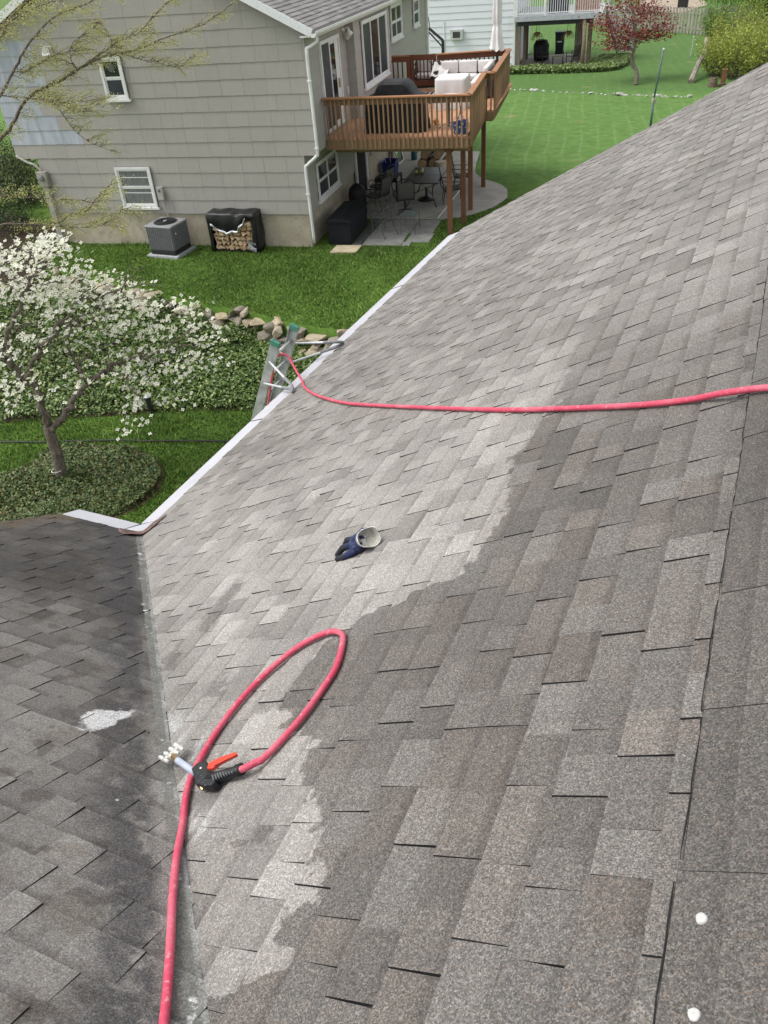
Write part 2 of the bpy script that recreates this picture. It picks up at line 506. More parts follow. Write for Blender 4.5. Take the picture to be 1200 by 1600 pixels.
        c = t.mix(t.math('MULTIPLY', wp, .75), c, (.55, .55, .55))
        moss = t.math('MULTIPLY', t.step(t.math('ADD', p[0], t.math('MULTIPLY', nm, .6)), -4.55, -4.95), .8)
        c = t.mix(moss, c, t.mix(nz[1], (.055, .045, .030), (.12, .085, .05)))
        fl = t.step(t.vor(P, 7., 'Distance'), .055, .04)
        c = t.mix(t.math('MULTIPLY', fl, t.step(nz[1], .5, .6)), c, (.38, .36, .30))
        wetr = dark
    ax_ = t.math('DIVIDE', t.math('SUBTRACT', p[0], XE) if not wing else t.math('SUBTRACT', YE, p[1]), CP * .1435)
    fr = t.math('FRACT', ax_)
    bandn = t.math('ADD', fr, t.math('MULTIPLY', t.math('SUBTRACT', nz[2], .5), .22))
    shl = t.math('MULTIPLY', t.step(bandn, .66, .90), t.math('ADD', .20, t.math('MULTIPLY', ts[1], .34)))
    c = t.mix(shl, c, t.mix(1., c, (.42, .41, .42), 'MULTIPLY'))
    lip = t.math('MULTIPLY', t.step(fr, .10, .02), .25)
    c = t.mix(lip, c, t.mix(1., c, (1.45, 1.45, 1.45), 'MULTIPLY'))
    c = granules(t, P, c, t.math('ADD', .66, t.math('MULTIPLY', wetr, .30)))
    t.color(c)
    t.rough(t.math('SUBTRACT', .88, t.math('MULTIPLY', wetr, .16)), .32)
    return t.m
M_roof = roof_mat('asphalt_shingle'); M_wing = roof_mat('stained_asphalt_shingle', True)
M_edge = mat_simple('asphalt_edge', (.016, .015, .015), .9, .3, 40)
M_gut = mat_simple('gutter_white', (.44, .44, .475), .45, .05, 3)
M_gutd = mat_simple('gutter_face', (.66, .66, .68), .5, .05, 3)
M_wood_dark = mat_simple('sheathing', (.10, .08, .06), .9)
M_rust = mat_simple('weathered_copper', (.13, .075, .06), .6, .35, 22, spec=.5, bump=.3, bscale=80)
M_seal = mat_simple('white_sealant', (.46, .46, .45), .6, .05, 60, bump=.4, bscale=120)

house = thing('shingled_house', 'grey asphalt shingled house roof in the foreground with white gutters and a valley', 'house')
def tabs(plane, amax, a0, bmax, clips, mats, EXPO=.1435):
    """generate tabs on a roof plane; plane(a,b,h)->world, a along the eave, b up the slope"""
    res = []
    nb = int(math.ceil(bmax / EXPO))
    for i in range(nb):
        b0 = i * EXPO; b1 = min(b0 + EXPO + .012, bmax)
        a = a0 - random.uniform(0, .4); raised = random.random() < .5
        ctone = random.uniform(-.07, .07)
        while a < amax:
            w = random.uniform(.10, .21) if raised else random.uniform(.08, .23)
            e0 = a; e1 = a + w
            sk = random.uniform(-.004, .004)
            jb = random.uniform(-.003, .003)
            poly = [(e0, b0 + jb), (e1, b0 + jb), (e1 + sk, b1), (e0 + sk, b1)]
            for cl in clips:
                poly = clip(poly, *cl)
                if len(poly) < 3: break
            if len(poly) >= 3 and area2(poly) > 2e-4:
                hb = random.uniform(.0075, .0118) if raised else random.uniform(.0040, .0062)
                tone = min(1, max(0, random.gauss(.56 if raised else .42, .22) + ctone))
                res.append((poly, b0, hb, tone, random.random() ** 2, mats))
            a = e1; raised = not raised
            if not raised and random.random() < .12: raised = True
    return res
def tab_geo(tb, plane):
    poly, b0, hb, tone, warm, mats = tb
    ca0 = sum(p[0] for p in poly) / len(poly); bev = random.uniform(.0012, .0038); sb = random.uniform(.0003, .0010)
    top = []
    for a, b in poly:
        b_ = b + bev if b - b0 < .02 else b; a_ = a + (sb if a < ca0 else -sb)
        top.append(plane(a_, b_, hb - min(1, max(0, (b_ - b0) / .1435)) * (hb - .0022)))
    bot = [plane(a, b, -.004) for a, b in poly]
    n = len(poly)
    fs = [tuple(range(n)), tuple(reversed(range(n, 2 * n)))] + [(i, n + i, n + (i + 1) % n, (i + 1) % n) for i in range(n)]
    ms = [0] + [1] * (n + 1)
    ca = sum(p[0] for p in poly) / n; cb = sum(p[1] for p in poly) / n
    return top + bot, fs, ms, plane(ca, cb, 0)
def attrs(me, tabv, cenv):
    a = me.attributes.new('tab', 'FLOAT_COLOR', 'FACE'); a.data.foreach_set('color', np.array(tabv, dtype=np.float32).ravel())
    b = me.attributes.new('cen', 'FLOAT_VECTOR', 'FACE'); b.data.foreach_set('vector', np.array(cenv, dtype=np.float32).ravel())
def tab_object(name, items, mats, parent):
    V = []; Fs = []; Ms = []; T = []; C = []
    for g, tone, warm in items:
        v, f, mm, c = g; o = len(V)
        V += [tuple(x) for x in v]; Fs += [tuple(i + o for i in q) for q in f]; Ms += mm
        T += [(tone, warm, 0, 1)] * len(f); C += [tuple(c)] * len(f)
    me = bpy.data.meshes.new(name); me.from_pydata(V, [], Fs)
    for x in mats: me.materials.append(x)
    me.polygons.foreach_set('material_index', Ms); me.update(); attrs(me, T, C)
    o = bpy.data.objects.new(name, me); COL.objects.link(o); o.parent = parent
    return o
pl_main = lambda a, b, h: Vector((XE + b * CP - h * SP, a, zmain(XE) + b * SP + h * CP))
pl_wing = lambda a, b, h: Vector((a, YE - b * CP + h * SP, zwing(YE) + b * SP + h * CP))
LM = (XR - XE) / CP; LW = (YE - WRY) / CP
# valley clip in plane coordinates: x + y >= VC on the main slope, <= on the wing
tm = tabs(pl_main, YEND, -3.2, LM, [(1, CP, VC - XE + .004), (-1, 0, -YEND)], 0)
tw = tabs(pl_wing, 1.0, WX, LW, [(-1, CP, YE - VC - .10), (1, 0, WX)], 0)
allt = [(tab_geo(x, pl_main), x, 0) for x in tm] + [(tab_geo(x, pl_wing), x, 1) for x in tw]
def vis_area(g):
    c = g[3]
    if (Vector(c) - Vector((0, 0, CAMZ))).dot(FW) < .3: return 0
    pts = [proj(p)[:2] for p in g[0][:len(g[0]) // 2]]
    x, y, d = proj(c)
    if not (0 < x < 1200 and 0 < y < 1600): return 0
    return area2(pts)
order = sorted(range(len(allt)), key=lambda i: -vis_area(allt[i][0]))
single = set(order[:292])
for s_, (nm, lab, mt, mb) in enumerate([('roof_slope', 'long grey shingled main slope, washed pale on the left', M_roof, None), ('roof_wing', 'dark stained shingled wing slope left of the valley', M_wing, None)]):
    m = MB()
    if s_ == 0:
        base = [(XE, YE + .0), (XE, YEND), (XR, YEND), (XR, -9), (VC + 9, -9)]
        base = [(XE, YE), (XE, YEND - .02), (XR, YEND - .02), (XR, -9.), (0.0, VC)]
        m.extrude([(x, y, zmain(x) - .006) for x, y in base], (0, 0, -.12))
        # hidden far slope beyond the ridge
        m.extrude([(XR, -9, zmain(XR) - .006), (XR, YEND - .02, zmain(XR) - .006), (2 * XR - XE, YEND - .02, zmain(XE) - .006), (2 * XR - XE, -9, zmain(XE) - .006)], (0, 0, -.12))
    else:
        base = [(WX + .02, YE), (XE, YE), (VC - WRY, WRY), (WX + .02, WRY)]
        m.extrude([(x, y, zwing(y) - .006) for x, y in base], (0, 0, -.12))
        yy = 2 * WRY - YE
        m.extrude([(WX + .02, WRY, zwing(WRY) - .006), (0.2, WRY, zwing(WRY) - .006), (0.2, yy, zwing(YE) - .006), (WX + .02, yy, zwing(YE) - .006)], (0, 0, -.12))
    deck_o = m.build(nm, M_edge, house)
    deck_o['label'] = lab
    rest = []
    for i, (g, x, s2) in enumerate(allt):
        if s2 != s_: continue
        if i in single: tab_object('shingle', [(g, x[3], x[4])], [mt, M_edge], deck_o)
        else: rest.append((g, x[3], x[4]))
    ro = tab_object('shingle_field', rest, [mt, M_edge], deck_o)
    ro['kind'] = 'stuff'
# closed-cut valley strip on the wing side
m = MB(); nseg = 40
def vs_(u, v):
    y = YE - u * (YE - WRY); d = .002 + v * .072
    x = VC - y - d * .7071 * 1.0; y2 = y - d * .7071
    return (x, y2, zwing(y2) + .006 - v * .002 + .002 * math.sin(u * 37))
m.grid(vs_, nseg, 3)
vo = m.build('valley_strip', [M_wing], house, smooth=True)
attrs(vo.data, [(.75, .1, 0, 1)] * len(vo.data.polygons), [(-2, 1.5, 5)] * len(vo.data.polygons))
# ridge caps along the main ridge
ZRG = zmain(XR)
for i in range(36):
    y0 = -2.9 + i * .43; y1 = y0 + .455
    if y1 > YEND + .02: break
    m = MB()
    w = .187 + random.uniform(-.004, .004)
    t0, t1 = .0235, .0205
    def P_(x, y, h): return (x, y, ZRG + h - abs(x - XR) * TP)
    xs_ = [XR - w * CP, XR - .03, XR, XR + .03, XR + w * CP]
    sag = [-.002, .002, -.004, .002, -.002]
    dy = random.uniform(-.004, .004)
    V = []
    for (y, h) in ((y0, t0), (y1, t1)):
        for k, x in enumerate(xs_): V.append(P_(x + (dy if y == y0 else 0), y, h + sag[k]))
        for k, x in enumerate(xs_): V.append(P_(x + (dy if y == y0 else 0), y, -.003))
    n = 5; fs = []; ms = []
    for k in range(4):
        fs.append((k, k + 1, 10 + k + 1, 10 + k)); ms.append(0)
    for a_, b_ in (((0, 1, 2, 3, 4, 9, 8, 7, 6, 5), 1), ((10, 15, 16, 17, 18, 19, 14, 13, 12, 11), 1), ((0, 10, 15, 5), 1), ((4, 9, 19, 14), 1)):
        fs.append(a_); ms.append(1)
    me = bpy.data.meshes.new('ridge_cap'); me.from_pydata(V, [], fs)
    me.materials.append(M_roof); me.materials.append(M_edge); me.polygons.foreach_set('material_index', ms); me.update()
    tone = random.uniform(.05, .3)
    attrs(me, [(tone, random.random() * .3, 0, 1)] * len(fs), [(XR, y0 + .2, ZRG)] * len(fs))
    o = bpy.data.objects.new('ridge_cap', me); COL.objects.link(o); o.parent = house
    m = MB(); xx_ = XR - w * CP
    m.tube([P_(xx_ - .002 + random.uniform(-.0025, .0025), y0 + k * .0455, .015) for k in range(10)], [random.uniform(.0008, .0026) for k in range(10)], 5); m.build('sealant_line', M_edge, o)
for (x, y) in ((.154, .871), (.160, .697)):
    m = MB(); z = zmain(x) + .024
    nrm = Vector((-SP, 0, CP))
    prof = [(.0115, -.003), (.0112, .001), (.0100, .0028), (.006, .0022), (.0005, .0032)]
    vs2 = []; fs2 = []; nn = 12
    e1 = Vector((CP, 0, SP)); e2 = Vector((0, 1, 0))
    for r, h in prof:
        for j in range(nn):
            a = 2 * math.pi * j / nn; rr = r * (1 + .05 * math.sin(3 * a + y * 9) + .04 * math.sin(5 * a))
            vs2.append(Vector((x, y, z)) + e1 * rr * math.cos(a) + e2 * rr * math.sin(a) + nrm * h)
    for i in range(4):
        for j in range(nn): fs2.append((i * nn + j, i * nn + (j + 1) % nn, (i + 1) * nn + (j + 1) % nn, (i + 1) * nn + j))
    m._add(vs2, fs2); m.build('sealed_nail_head', M_seal, house, smooth=True)
# gutters with flat covers
gz = zmain(XE) - .012
def gutter(pa, pb, out):
    pa = Vector(pa); pb = Vector(pb); out = Vector(out)
    m = MB()
    prof = [(-.01, 0.0), (.235, -.105), (.245, -.118), (.245, -.150), (.205, -.225), (.02, -.225), (.0, -.03)]
    V = [p + out * a + Vector((0, 0, gz + h)) for p in (pa, pb) for a, h in prof]; n = len(prof)
    fs = [(i, (i + 1) % n, n + (i + 1) % n, n + i) for i in range(n)] + [tuple(range(n)), tuple(range(n, 2 * n))]
    m._add(V, fs)
    return m.build('gutter', M_gut, house, bevel=.004)
g1 = gutter((XE, YE + .25, 0), (XE, YEND - .05, 0), (-1, 0, 0)); g1['label'] = 'long white gutter along the main eave'
g2 = gutter((XE - .25, YE, 0), (WX - .03, YE, 0), (0, 1, 0)); g2['label'] = 'short white gutter of the wing'
m = MB(); m.extrude([(XE, YE, gz - .0), (XE - .245, YE + .0, gz - .006), (XE - .245, YE + .245, gz - .122), (XE, YE + .25, gz - .006)], (0, 0, -.05)); m.build('gutter_corner', M_gut, house)
for yy in (6.05, 9.9):
    m = MB(); m.bar((XE - .0, yy, gz + .001), (XE - .24, yy + .05, gz - .1055), .006, .006); m.build('gutter_seam', M_edge, g1)
# rust-brown flashing apron at the foot of the valley
m = MB()
def fl_(u, v):
    a = at_z(188 + 73 * u, 825 - 22 * u + 7 * math.sin(u * math.pi), 2.97)
    x_ = a.x + .04 * v; y_ = a.y - .16 * v * (1 - .6 * abs(2 * u - 1)) - .012 * math.sin(u * 9)
    return (x_, y_, max(zmain(x_), zwing(y_), 2.90) + .026 + .008 * math.sin(u * 11 + v * 3))
m.grid(fl_, 18, 4)
o = m.build('valley_flashing', M_rust, house, smooth=True); so = o.modifiers.new('solid', 'SOLIDIFY'); so.thickness = .003
o['label'] = 'crumpled rust brown metal flashing where the gutters meet'
# walls below (barely seen from above)
m = MB(); m.box(XE + .45, 2 * XR - XE - .45, -8.8, YEND - .4, -.95, zmain(XE) - .10); m.build('wall', M_gutd, house)
m = MB(); m.box(WX + .35, XE + .46, 2 * WRY - YE + .45, YE - .45, -.95, zwing(YE) - .10); m.build('wing_wall', M_gutd, house)
m = MB(); yy = 2 * WRY - YE
m.extrude([(WX + .35, YE - .4, zwing(YE) - .2), (WX + .35, WRY, zwing(WRY) - .15), (WX + .35, yy + .4, zwing(YE) - .2)], (.1, 0, 0)); m.build('wing_gable', M_gutd, house)
m = MB()
for sx in (XE, 2 * XR - XE):
    m.bar((sx, YEND - .03, zmain(XE) - .09), (XR, YEND - .03, zmain(XR) - .09), .03, .16)
m.build('rake_board', M_gut, house)

# ------------------------------------------------------------------ things on the roof
NM = Vector((-SP, 0, CP)); E1 = Vector((CP, 0, SP)); E2 = Vector((0, 1, 0))
def on_roof(x, y, h=0.): return Vector((x, y, zmain(x))) + NM * h
t = NT('red_hose_rubber'); P = t.obj()
c = t.mix(t.step(t.noise(P, 5, 4), .42, .7), (.52, .055, .105), (.58, .12, .17))
c = t.mix(t.math('MULTIPLY', t.step(t.noise(P, 60, 3), .52, .72), .35), c, (.64, .27, .30))
c = t.mix(t.math('MULTIPLY', t.step(t.noise(P, 13, 4, .7), .55, .72), .45), c, (.30, .05, .07)); c = t.mix(t.math('MULTIPLY', t.step(t.noise(P, 38, 3, .7), .60, .70), .5), c, (.66, .42, .42))
t.color(c); t.rough(.55, .35); t.bump(t.noise(P, 160, 3), .3, .004); M_hose = t.m
HR = .0128
pts = [(-.80, .22), (-.90, .36), (-.986, .488), (-1.1, .639), (-1.236, .822), (-1.385, 1.047), (-1.478, 1.23), (-1.525, 1.417), (-1.528, 1.617), (-1.487, 1.787), (-1.405, 1.93), (-1.291, 1.995), (-1.208, 1.97), (-1.166, 1.905), (-1.122, 1.761), (-1.123, 1.629), (-1.138, 1.50)]
hh = [.02] * 3 + [.024] * 14
def on_any(x, y, h):
    p = on_roof(x, y, h); zw = zwing(y) + h / CP + .004
    return Vector((p.x, p.y, max(p.z, zw)))
def G(px, py, h=.03):
    v = FW + RX * ((px - 600) / F) + DN * ((py - 800) / F)
    tt = (-1.64 + h / CP) / (v.z - TP * v.x)
    return Vector((0, 0, CAMZ)) + v * tt
def G2(px, py, h=.022):
    v = FW + RX * ((px - 600) / F) + DN * ((py - 800) / F)
    t1 = (-1.64 + h / CP) / (v.z - TP * v.x); t2 = (-1.64 + TP * VC + h / CP) / (v.z + TP * v.y)
    return Vector((0, 0, CAMZ)) + v * min(t1, t2)
m = MB(); m.tube(smooth_path([G2(x, y) for x, y in ((232, 1800), (246, 1680), (256, 1600), (262, 1540), (266, 1480), (270, 1400), (276, 1340), (285, 1290))] + [on_any(x, y, h) for (x, y), h in list(zip(pts, hh))[6:]] + [G(416, 1181, .030), G(398, 1192, .038), G(384, 1199.5, .042), G(372, 1204, .040)], 8), HR, 12)
tag(m.build('spray_hose', M_hose, None, smooth=True), 'pinkish red hose looped on the shingles, ending at the spray gun', 'hose')
pts = [(-2.89, 5.249), (-2.285, 4.738), (-1.553, 4.148), (-1.025, 3.735), (-.628, 3.457), (-.311, 3.247), (-.101, 3.135), (.04, 3.055), (.169, 2.976)]
lead = [(-6.2, 7.05, -.86), (-5.6, 7.02, .6), (-5.1, 7.02, 1.9), (-4.86, 7.04, 2.65), (-4.76, 7.10, 3.02), (-4.62, 7.13, 3.075), (-4.45, 7.0, 2.985), (-4.30, 6.86, 2.945)]
pp = lead + [tuple(on_roof(-3.95, 6.38, .026)), tuple(on_roof(-3.487, 5.845, .024))] + [tuple(on_roof(x, y, .024)) for x, y in pts[:-2]]
pp += [tuple(on_roof(.04, 3.055, .040)), (.18, 2.975, zmain(.169) + .048), (.32, 2.88, ZRG + .025), (.6, 2.7, ZRG - .15), (1.2, 2.4, ZRG - .49)]
m = MB(); m.tube(smooth_path(pp, 8), .0135, 12)
tag(m.build('supply_hose', M_hose, None, smooth=True), 'red hose running from the ladder top across the roof to the ridge', 'hose')

# spray gun lying on the slope; built in a frame: u along barrel axis, v across, n up from the slope
M_blk = mat_simple('gun_plastic', (.012, .013, .015), .45, .25, 30, spec=.4)
M_redp = mat_simple('red_trigger', (.62, .05, .03), .38, .08, 20)
M_steel = mat_simple('stainless', (.62, .61, .58), .32, .25, 60, metal=.45)
M_brass = mat_simple('brass', (.48, .33, .15), .35, .1, 40, metal=1.)
M_bar = mat_simple('barrel_sleeve', (.42, .46, .56), .5, .1, 30)
def G(px, py, h=.03):
    v = FW + RX * ((px - 600) / F) + DN * ((py - 800) / F)
    tt = (-1.64 + h / CP) / (v.z - TP * v.x)
    return Vector((0, 0, CAMZ)) + v * tt
gun = thing('spray_gun', 'black spray gun with red trigger lever, grey barrel and four steel nozzles', 'spray gun')
m = MB()
body = [G(303, 1206), G(313, 1196), G(327, 1194), G(329, 1206), G(331, 1213), G(340, 1212), G(341, 1224), G(334, 1232), G(322, 1233), G(309, 1229), G(306, 1215)]
m.extrude([p - NM * .016 for p in body], NM * .034)
m.build('body', M_blk, gun, bevel=.005)
m = MB(); m.tube([G(328, 1219, .03), G(345, 1214, .032), G(358, 1209, .034), G(367, 1206, .036), G(378, 1202, .039)], [.024, .022, .0205, .019, .0195], 12); gp = m.build('grip', M_blk, gun, smooth=True)
for i in range(8):
    a = G(332 + i * 4.1, 1211.5 - i * 1.5, .051); b = G(334.5 + i * 4.1, 1219 - i * 1.5, .047)
    m = MB(); m.bar(a, b, .0045, .006, NM); m.build('grip_rib', M_gutd if False else mat_simple('rib_grey', (.085, .088, .095), .5) if i == 0 else bpy.data.materials['rib_grey'], gp)
m = MB()
for k in range(3):
    a = G(370 + k * 3.2, 1204.5 - k * 1.2, .037); b = G(372 + k * 3.2, 1203.7 - k * 1.2, .037)
    m.tube([a, b], .0215, 12)
m.build('hose_collar', M_blk, gun)
m = MB(); tr = [G(326, 1204, .046), G(329, 1195, .05), G(345, 1187, .055), G(371, 1178, .06), G(373, 1182, .06), G(350, 1193, .055), G(334, 1204, .05)]
m.extrude(tr, NM * .012); to = m.build('trigger', M_redp, gun, bevel=.002)
for dv in (0, 3.2):
    m = MB(); m.bar(G(335, 1196.5 + dv, .0655), G(368, 1181 + dv * .6, .0735), .0025, .003, NM); m.build('trigger_groove', mat_simple('dark_red', (.25, .02, .015), .5) if dv == 0 else bpy.data.materials['dark_red'], to)
m = MB(); m.tube([G(276, 1187, .044), G(306, 1208, .032)], .0128, 14); m.build('barrel', M_bar, gun, smooth=True)
m = MB(); m.tube([G(266, 1180, .047), G(273, 1185, .045)], .0115, 8); m.tube([G(271, 1183.5, .046), G(277, 1188, .044)], .0145, 6); m.build('barrel_fitting', M_brass, gun)
m = MB(); m.tube([G(257, 1187, .05), G(280, 1167, .05)], .0078, 8); m.build('nozzle_manifold', M_steel, gun)
for (x, y) in ((256.5, 1186.5), (264, 1180), (272, 1173.5), (279.5, 1167)):
    m = MB(); a = G(x - 7, y - 4, .056); b = G(x + 7.5, y + 4.5, .048)
    q = [a.lerp(b, k / 7) for k in range(8)]
    m.tube(q, [.0065, .0095, .0095, .0072, .0098, .0098, .007, .006], 10); m.build('nozzle', M_steel, gun)
m = MB(); m.tube([G(314, 1229, .03), G(317, 1234, .022)], .0062, 8); m.build('drain_plug', M_brass, gun)
for i, (x, y) in enumerate([(310, 1209), (314, 1212), (312, 1220), (317, 1223), (316, 1215), (321, 1227), (322, 1219)]):
    m = MB(); m.bar(G(x - 1.5, y + 1, .0485), G(x + 2, y - 1, .0485), .0035, .002, NM); m.build('body_slot', bpy.data.materials['rib_grey'], gun)
m = MB(); m.lathe([(.0045, -.002), (.004, .002), (.001, .003)], (0, 0, 0), 8); sc_ = m.build('screw', M_steel, gun); sc_.location = G(314, 1200, .049)

# glove
t = NT('navy_glove'); P = t.obj()
s_ = t.sep(P)
c = t.mix(t.step(t.math('ADD', s_[0], t.math('MULTIPLY', t.noise(P, 40, 3), .03)), -.030, -.052), (.018, .026, .075), (.022, .024, .032))
c = t.mix(t.math('MULTIPLY', t.step(t.noise(P, 30, 4), .5, .72), .6), c, (.10, .11, .15))
t.color(c); t.rough(.8, .3); t.bump(t.noise(P, 160, 3), .4, .004); M_glove = t.m
M_cuff = mat_simple('glove_lining', (.36, .35, .31), .9, .15, 30, bump=.4, bscale=200)
M_rim = mat_simple('glove_rim', (.70, .71, .70), .8, .08, 40)
M_navy = mat_simple('navy_band', (.014, .022, .13), .7, .2, 40)
gl = thing('work_glove', 'navy work glove with an open grey cuff lying on the pale shingles', 'glove', on_roof(-1.462, 2.675, 0))
gl.rotation_euler = Matrix((E1, E2, NM)).transposed().to_euler()
# local axes: x upslope, y along roof away from the camera, z off the slope
mb = bpy.data.meshes.new('hand')
m = MB()
def cap(a, b, ra, rb):
    a = Vector(a); b = Vector(b); d = (b - a); n = 7
    pts = []; rs = []
    for k in range(4):
        th = math.pi / 2 * (1 - k / 3); pts.append(a - d.normalized() * ra * math.sin(th)); rs.append(max(.001, ra * math.cos(th)))
    for k in range(4):
        th = math.pi / 2 * k / 3; pts.append(b + d.normalized() * rb * math.sin(th)); rs.append(max(.001, rb * math.cos(th)))
    m.tube(pts, rs, 10)
cap((.018, .0, .046), (-.02, .004, .036), .042, .040)
cap((.018, .030, .044), (-.02, .034, .032), .036, .034)
cap((.018, -.034, .036), (-.02, -.032, .026), .034, .028)
for (a, b, c2, r) in [((-.01, -.056, .024), (-.070, -.076, .022), (-.118, -.072, .017), .0170), ((-.02, -.016, .046), (-.085, -.030, .046), (-.138, -.036, .020), .0170), ((-.02, .024, .046), (-.078, .020, .056), (-.112, .012, .030), .0165), ((-.01, .056, .034), (-.058, .070, .036), (-.090, .066, .02), .0150), ((.03, .064, .05), (-.02, .090, .046), (-.046, .092, .036), .0165)]:
    cap(a, b, r * 1.1, r); cap(b, c2, r, r * .84)
hand = m.build('hand', M_glove, gl, smooth=True, fix=False)
rm = hand.modifiers.new('fuse', 'REMESH'); rm.mode = 'VOXEL'; rm.voxel_size = .0028; rm.use_smooth_shade = True
sm = hand.modifiers.new('smooth', 'SMOOTH'); sm.factor = .5; sm.iterations = 2
def cuff_ring(u, r_, sc=1.0):
    # ring of the open cuff; u 0..1 from the wrist out to the rim, floppy and flattened
    c = Vector((.046 + .050 * u, -.006 - .022 * u, .052 + .010 * u))
    ax = Vector((.74, -.50, .45)).normalized()
    e = ax.cross(Vector((0, 0, 1))).normalized(); g = e.cross(ax)
    out = []
    for j in range(28):
        a = 2 * math.pi * j / 28
        ww = (.046 + .010 * u) * sc * (1 + .07 * math.sin(3 * a + 1.2) * u); hh_ = (.042 + .012 * u) * sc * (1 + .12 * math.sin(2 * a + .5) * u)
        p = c + e * ww * math.cos(a) + g * hh_ * math.sin(a) + ax * ((.014 * math.sin(2 * a + 2.2) + .006 * math.sin(5 * a)) * u)
        if p.z < .004: p.z = .004 + .004 * sc
        out.append(p)
    return out
def rings(rs, name, mt):
    m = MB(); V = [p for r in rs for p in r]; n = 28
    fs = [(i * n + j, i * n + (j + 1) % n, (i + 1) * n + (j + 1) % n, (i + 1) * n + j) for i in range(len(rs) - 1) for j in range(n)]
    m._add(V, fs); o = m.build(name, mt, gl, smooth=True, fix=False); return o
rings([cuff_ring(u, 0) for u in (-.35, .05, .38)], 'wrist_band', M_navy)
rings([cuff_ring(u, 0) for u in (.36, .55, .78, 1.0)], 'cuff', M_cuff)
rings([cuff_ring(1.0, 0), cuff_ring(1.03, 0, .975), cuff_ring(1.0, 0, .95)], 'cuff_rim', M_rim)
rings([cuff_ring(u, 0, .955) for u in (1.0, .7, .45, .30)] + [cuff_ring(.26, 0, .6), cuff_ring(.24, 0, .02)], 'lining', M_cuff)
m = MB()
q = cuff_ring(.2, 0, 1.03); 
for k in (8, 9, 10, 11):
    a = q[k].lerp(q[k + 1], .25); b = q[k].lerp(q[k + 1], .8)
    m.bar(a + Vector((-.004, 0, .001)), b + Vector((.006, 0, .001)), .003, .0015, (0, 0, 1))
m.build('cuff_print', M_rim, gl)

# ladder with stand-off arms
M_alu = mat_simple('aluminium', (.40, .405, .415), .45, .2, 9, metal=.3)
M_alul = mat_simple('bright_aluminium', (.58, .585, .60), .4, .1, 20, metal=.3)
M_teal = mat_simple('green_end_cap', (.05, .20, .15), .55, .25, 60)
M_tip = mat_simple('grey_rubber_tip', (.20, .20, .21), .75, .15, 50)
lad = thing('ladder', 'aluminium extension ladder with green end caps leaning at the gutter', 'ladder', (-4.70, 7.29, 3.25))
dl = Vector((-.43, 0, -1)).normalized(); LT = Vector((-4.70, 7.29, 3.25))
loc = lambda v: Vector(v) - LT
nrm_l = Vector((1, 0, -.43)).normalized()
for sy_ in (-.235, .235):
    m = MB(); top = Vector((0, sy_, 0)); bot = top + dl * 4.5
    hw = .054; th = .005; fl = .036
    for off, w_, h_ in ((0, th, 2 * hw),):
        m.bar(top, bot, 2 * hw, th, (0, 1, 0))
    sgn = 1 if sy_ < 0 else -1
    for e in (-1, 1):
        m.bar(top + nrm_l * e * hw + Vector((0, sgn * fl / 2, 0)), bot + nrm_l * e * hw + Vector((0, sgn * fl / 2, 0)), th, fl, (0, 1, 0))
    r_ = m.build('rail', M_alu, lad)
    m = MB(); m.bar(top - dl * .02, top + dl * .045, .116, .046, (0, 1, 0)); c_ = m.build('end_cap', M_teal, lad, bevel=.008); c_.location = (0, sgn * .012, 0)
for k in range(14):
    p = dl * (.21 + k * .305)
    m = MB(); m.tube([p + Vector((0, -.235, 0)), p + Vector((0, .235, 0))], .0165, 8); m.build('rung', M_alul, lad, smooth=True)
for sy_, ye in ((-.235, 6.20), (.235, 7.62)):
    s1 = 1 if sy_ > 0 else -1
    a = dl * .26 + Vector((.0, sy_ + s1 * .02, 0)); b = dl * .58 + Vector((.0, sy_ + s1 * .02, 0))
    tipp = loc((-4.20, ye + (.30 if s1 < 0 else .10), zmain(-4.20) + .03))
    o1 = tipp + Vector((-.05, -.055 * s1, .045)); o2 = tipp + Vector((-.07, -.07 * s1, -.04 + .02))
    m = MB(); m.tube(smooth_path([a, a.lerp(o1, .5), o1], 3), .0135, 8); m.build('standoff_arm', M_alul, lad, smooth=True)
    m = MB(); m.tube(smooth_path([b, b.lerp(o2, .5), o2], 3), .0135, 8); m.build('standoff_arm', M_alul, lad, smooth=True)
    m = MB(); m.tube(smooth_path([a.lerp(o1, .72), o1, tipp + Vector((.0, 0, .022)), tipp + Vector((-.01, 0.0, -.004)), o2, b.lerp(o2, .72)], 5), .0185, 10); m.build('standoff_tip', M_tip, lad, smooth=True)

# ------------------------------------------------------------------ neighbouring beige house (frame: x right along the gable, y into the picture)
H1 = Vector((-10.8088, 18.8035, 0)); HY = math.radians(9.2820)
def hw(x, y, z=0): return H1 + Vector((x * math.cos(HY) - y * math.sin(HY), x * math.sin(HY) + y * math.cos(HY), z))
def hthing(name, label, cat, x, y, z=0, rz=0, group=None): return thing(name, label, cat, hw(x, y, z), HY + rz, group)

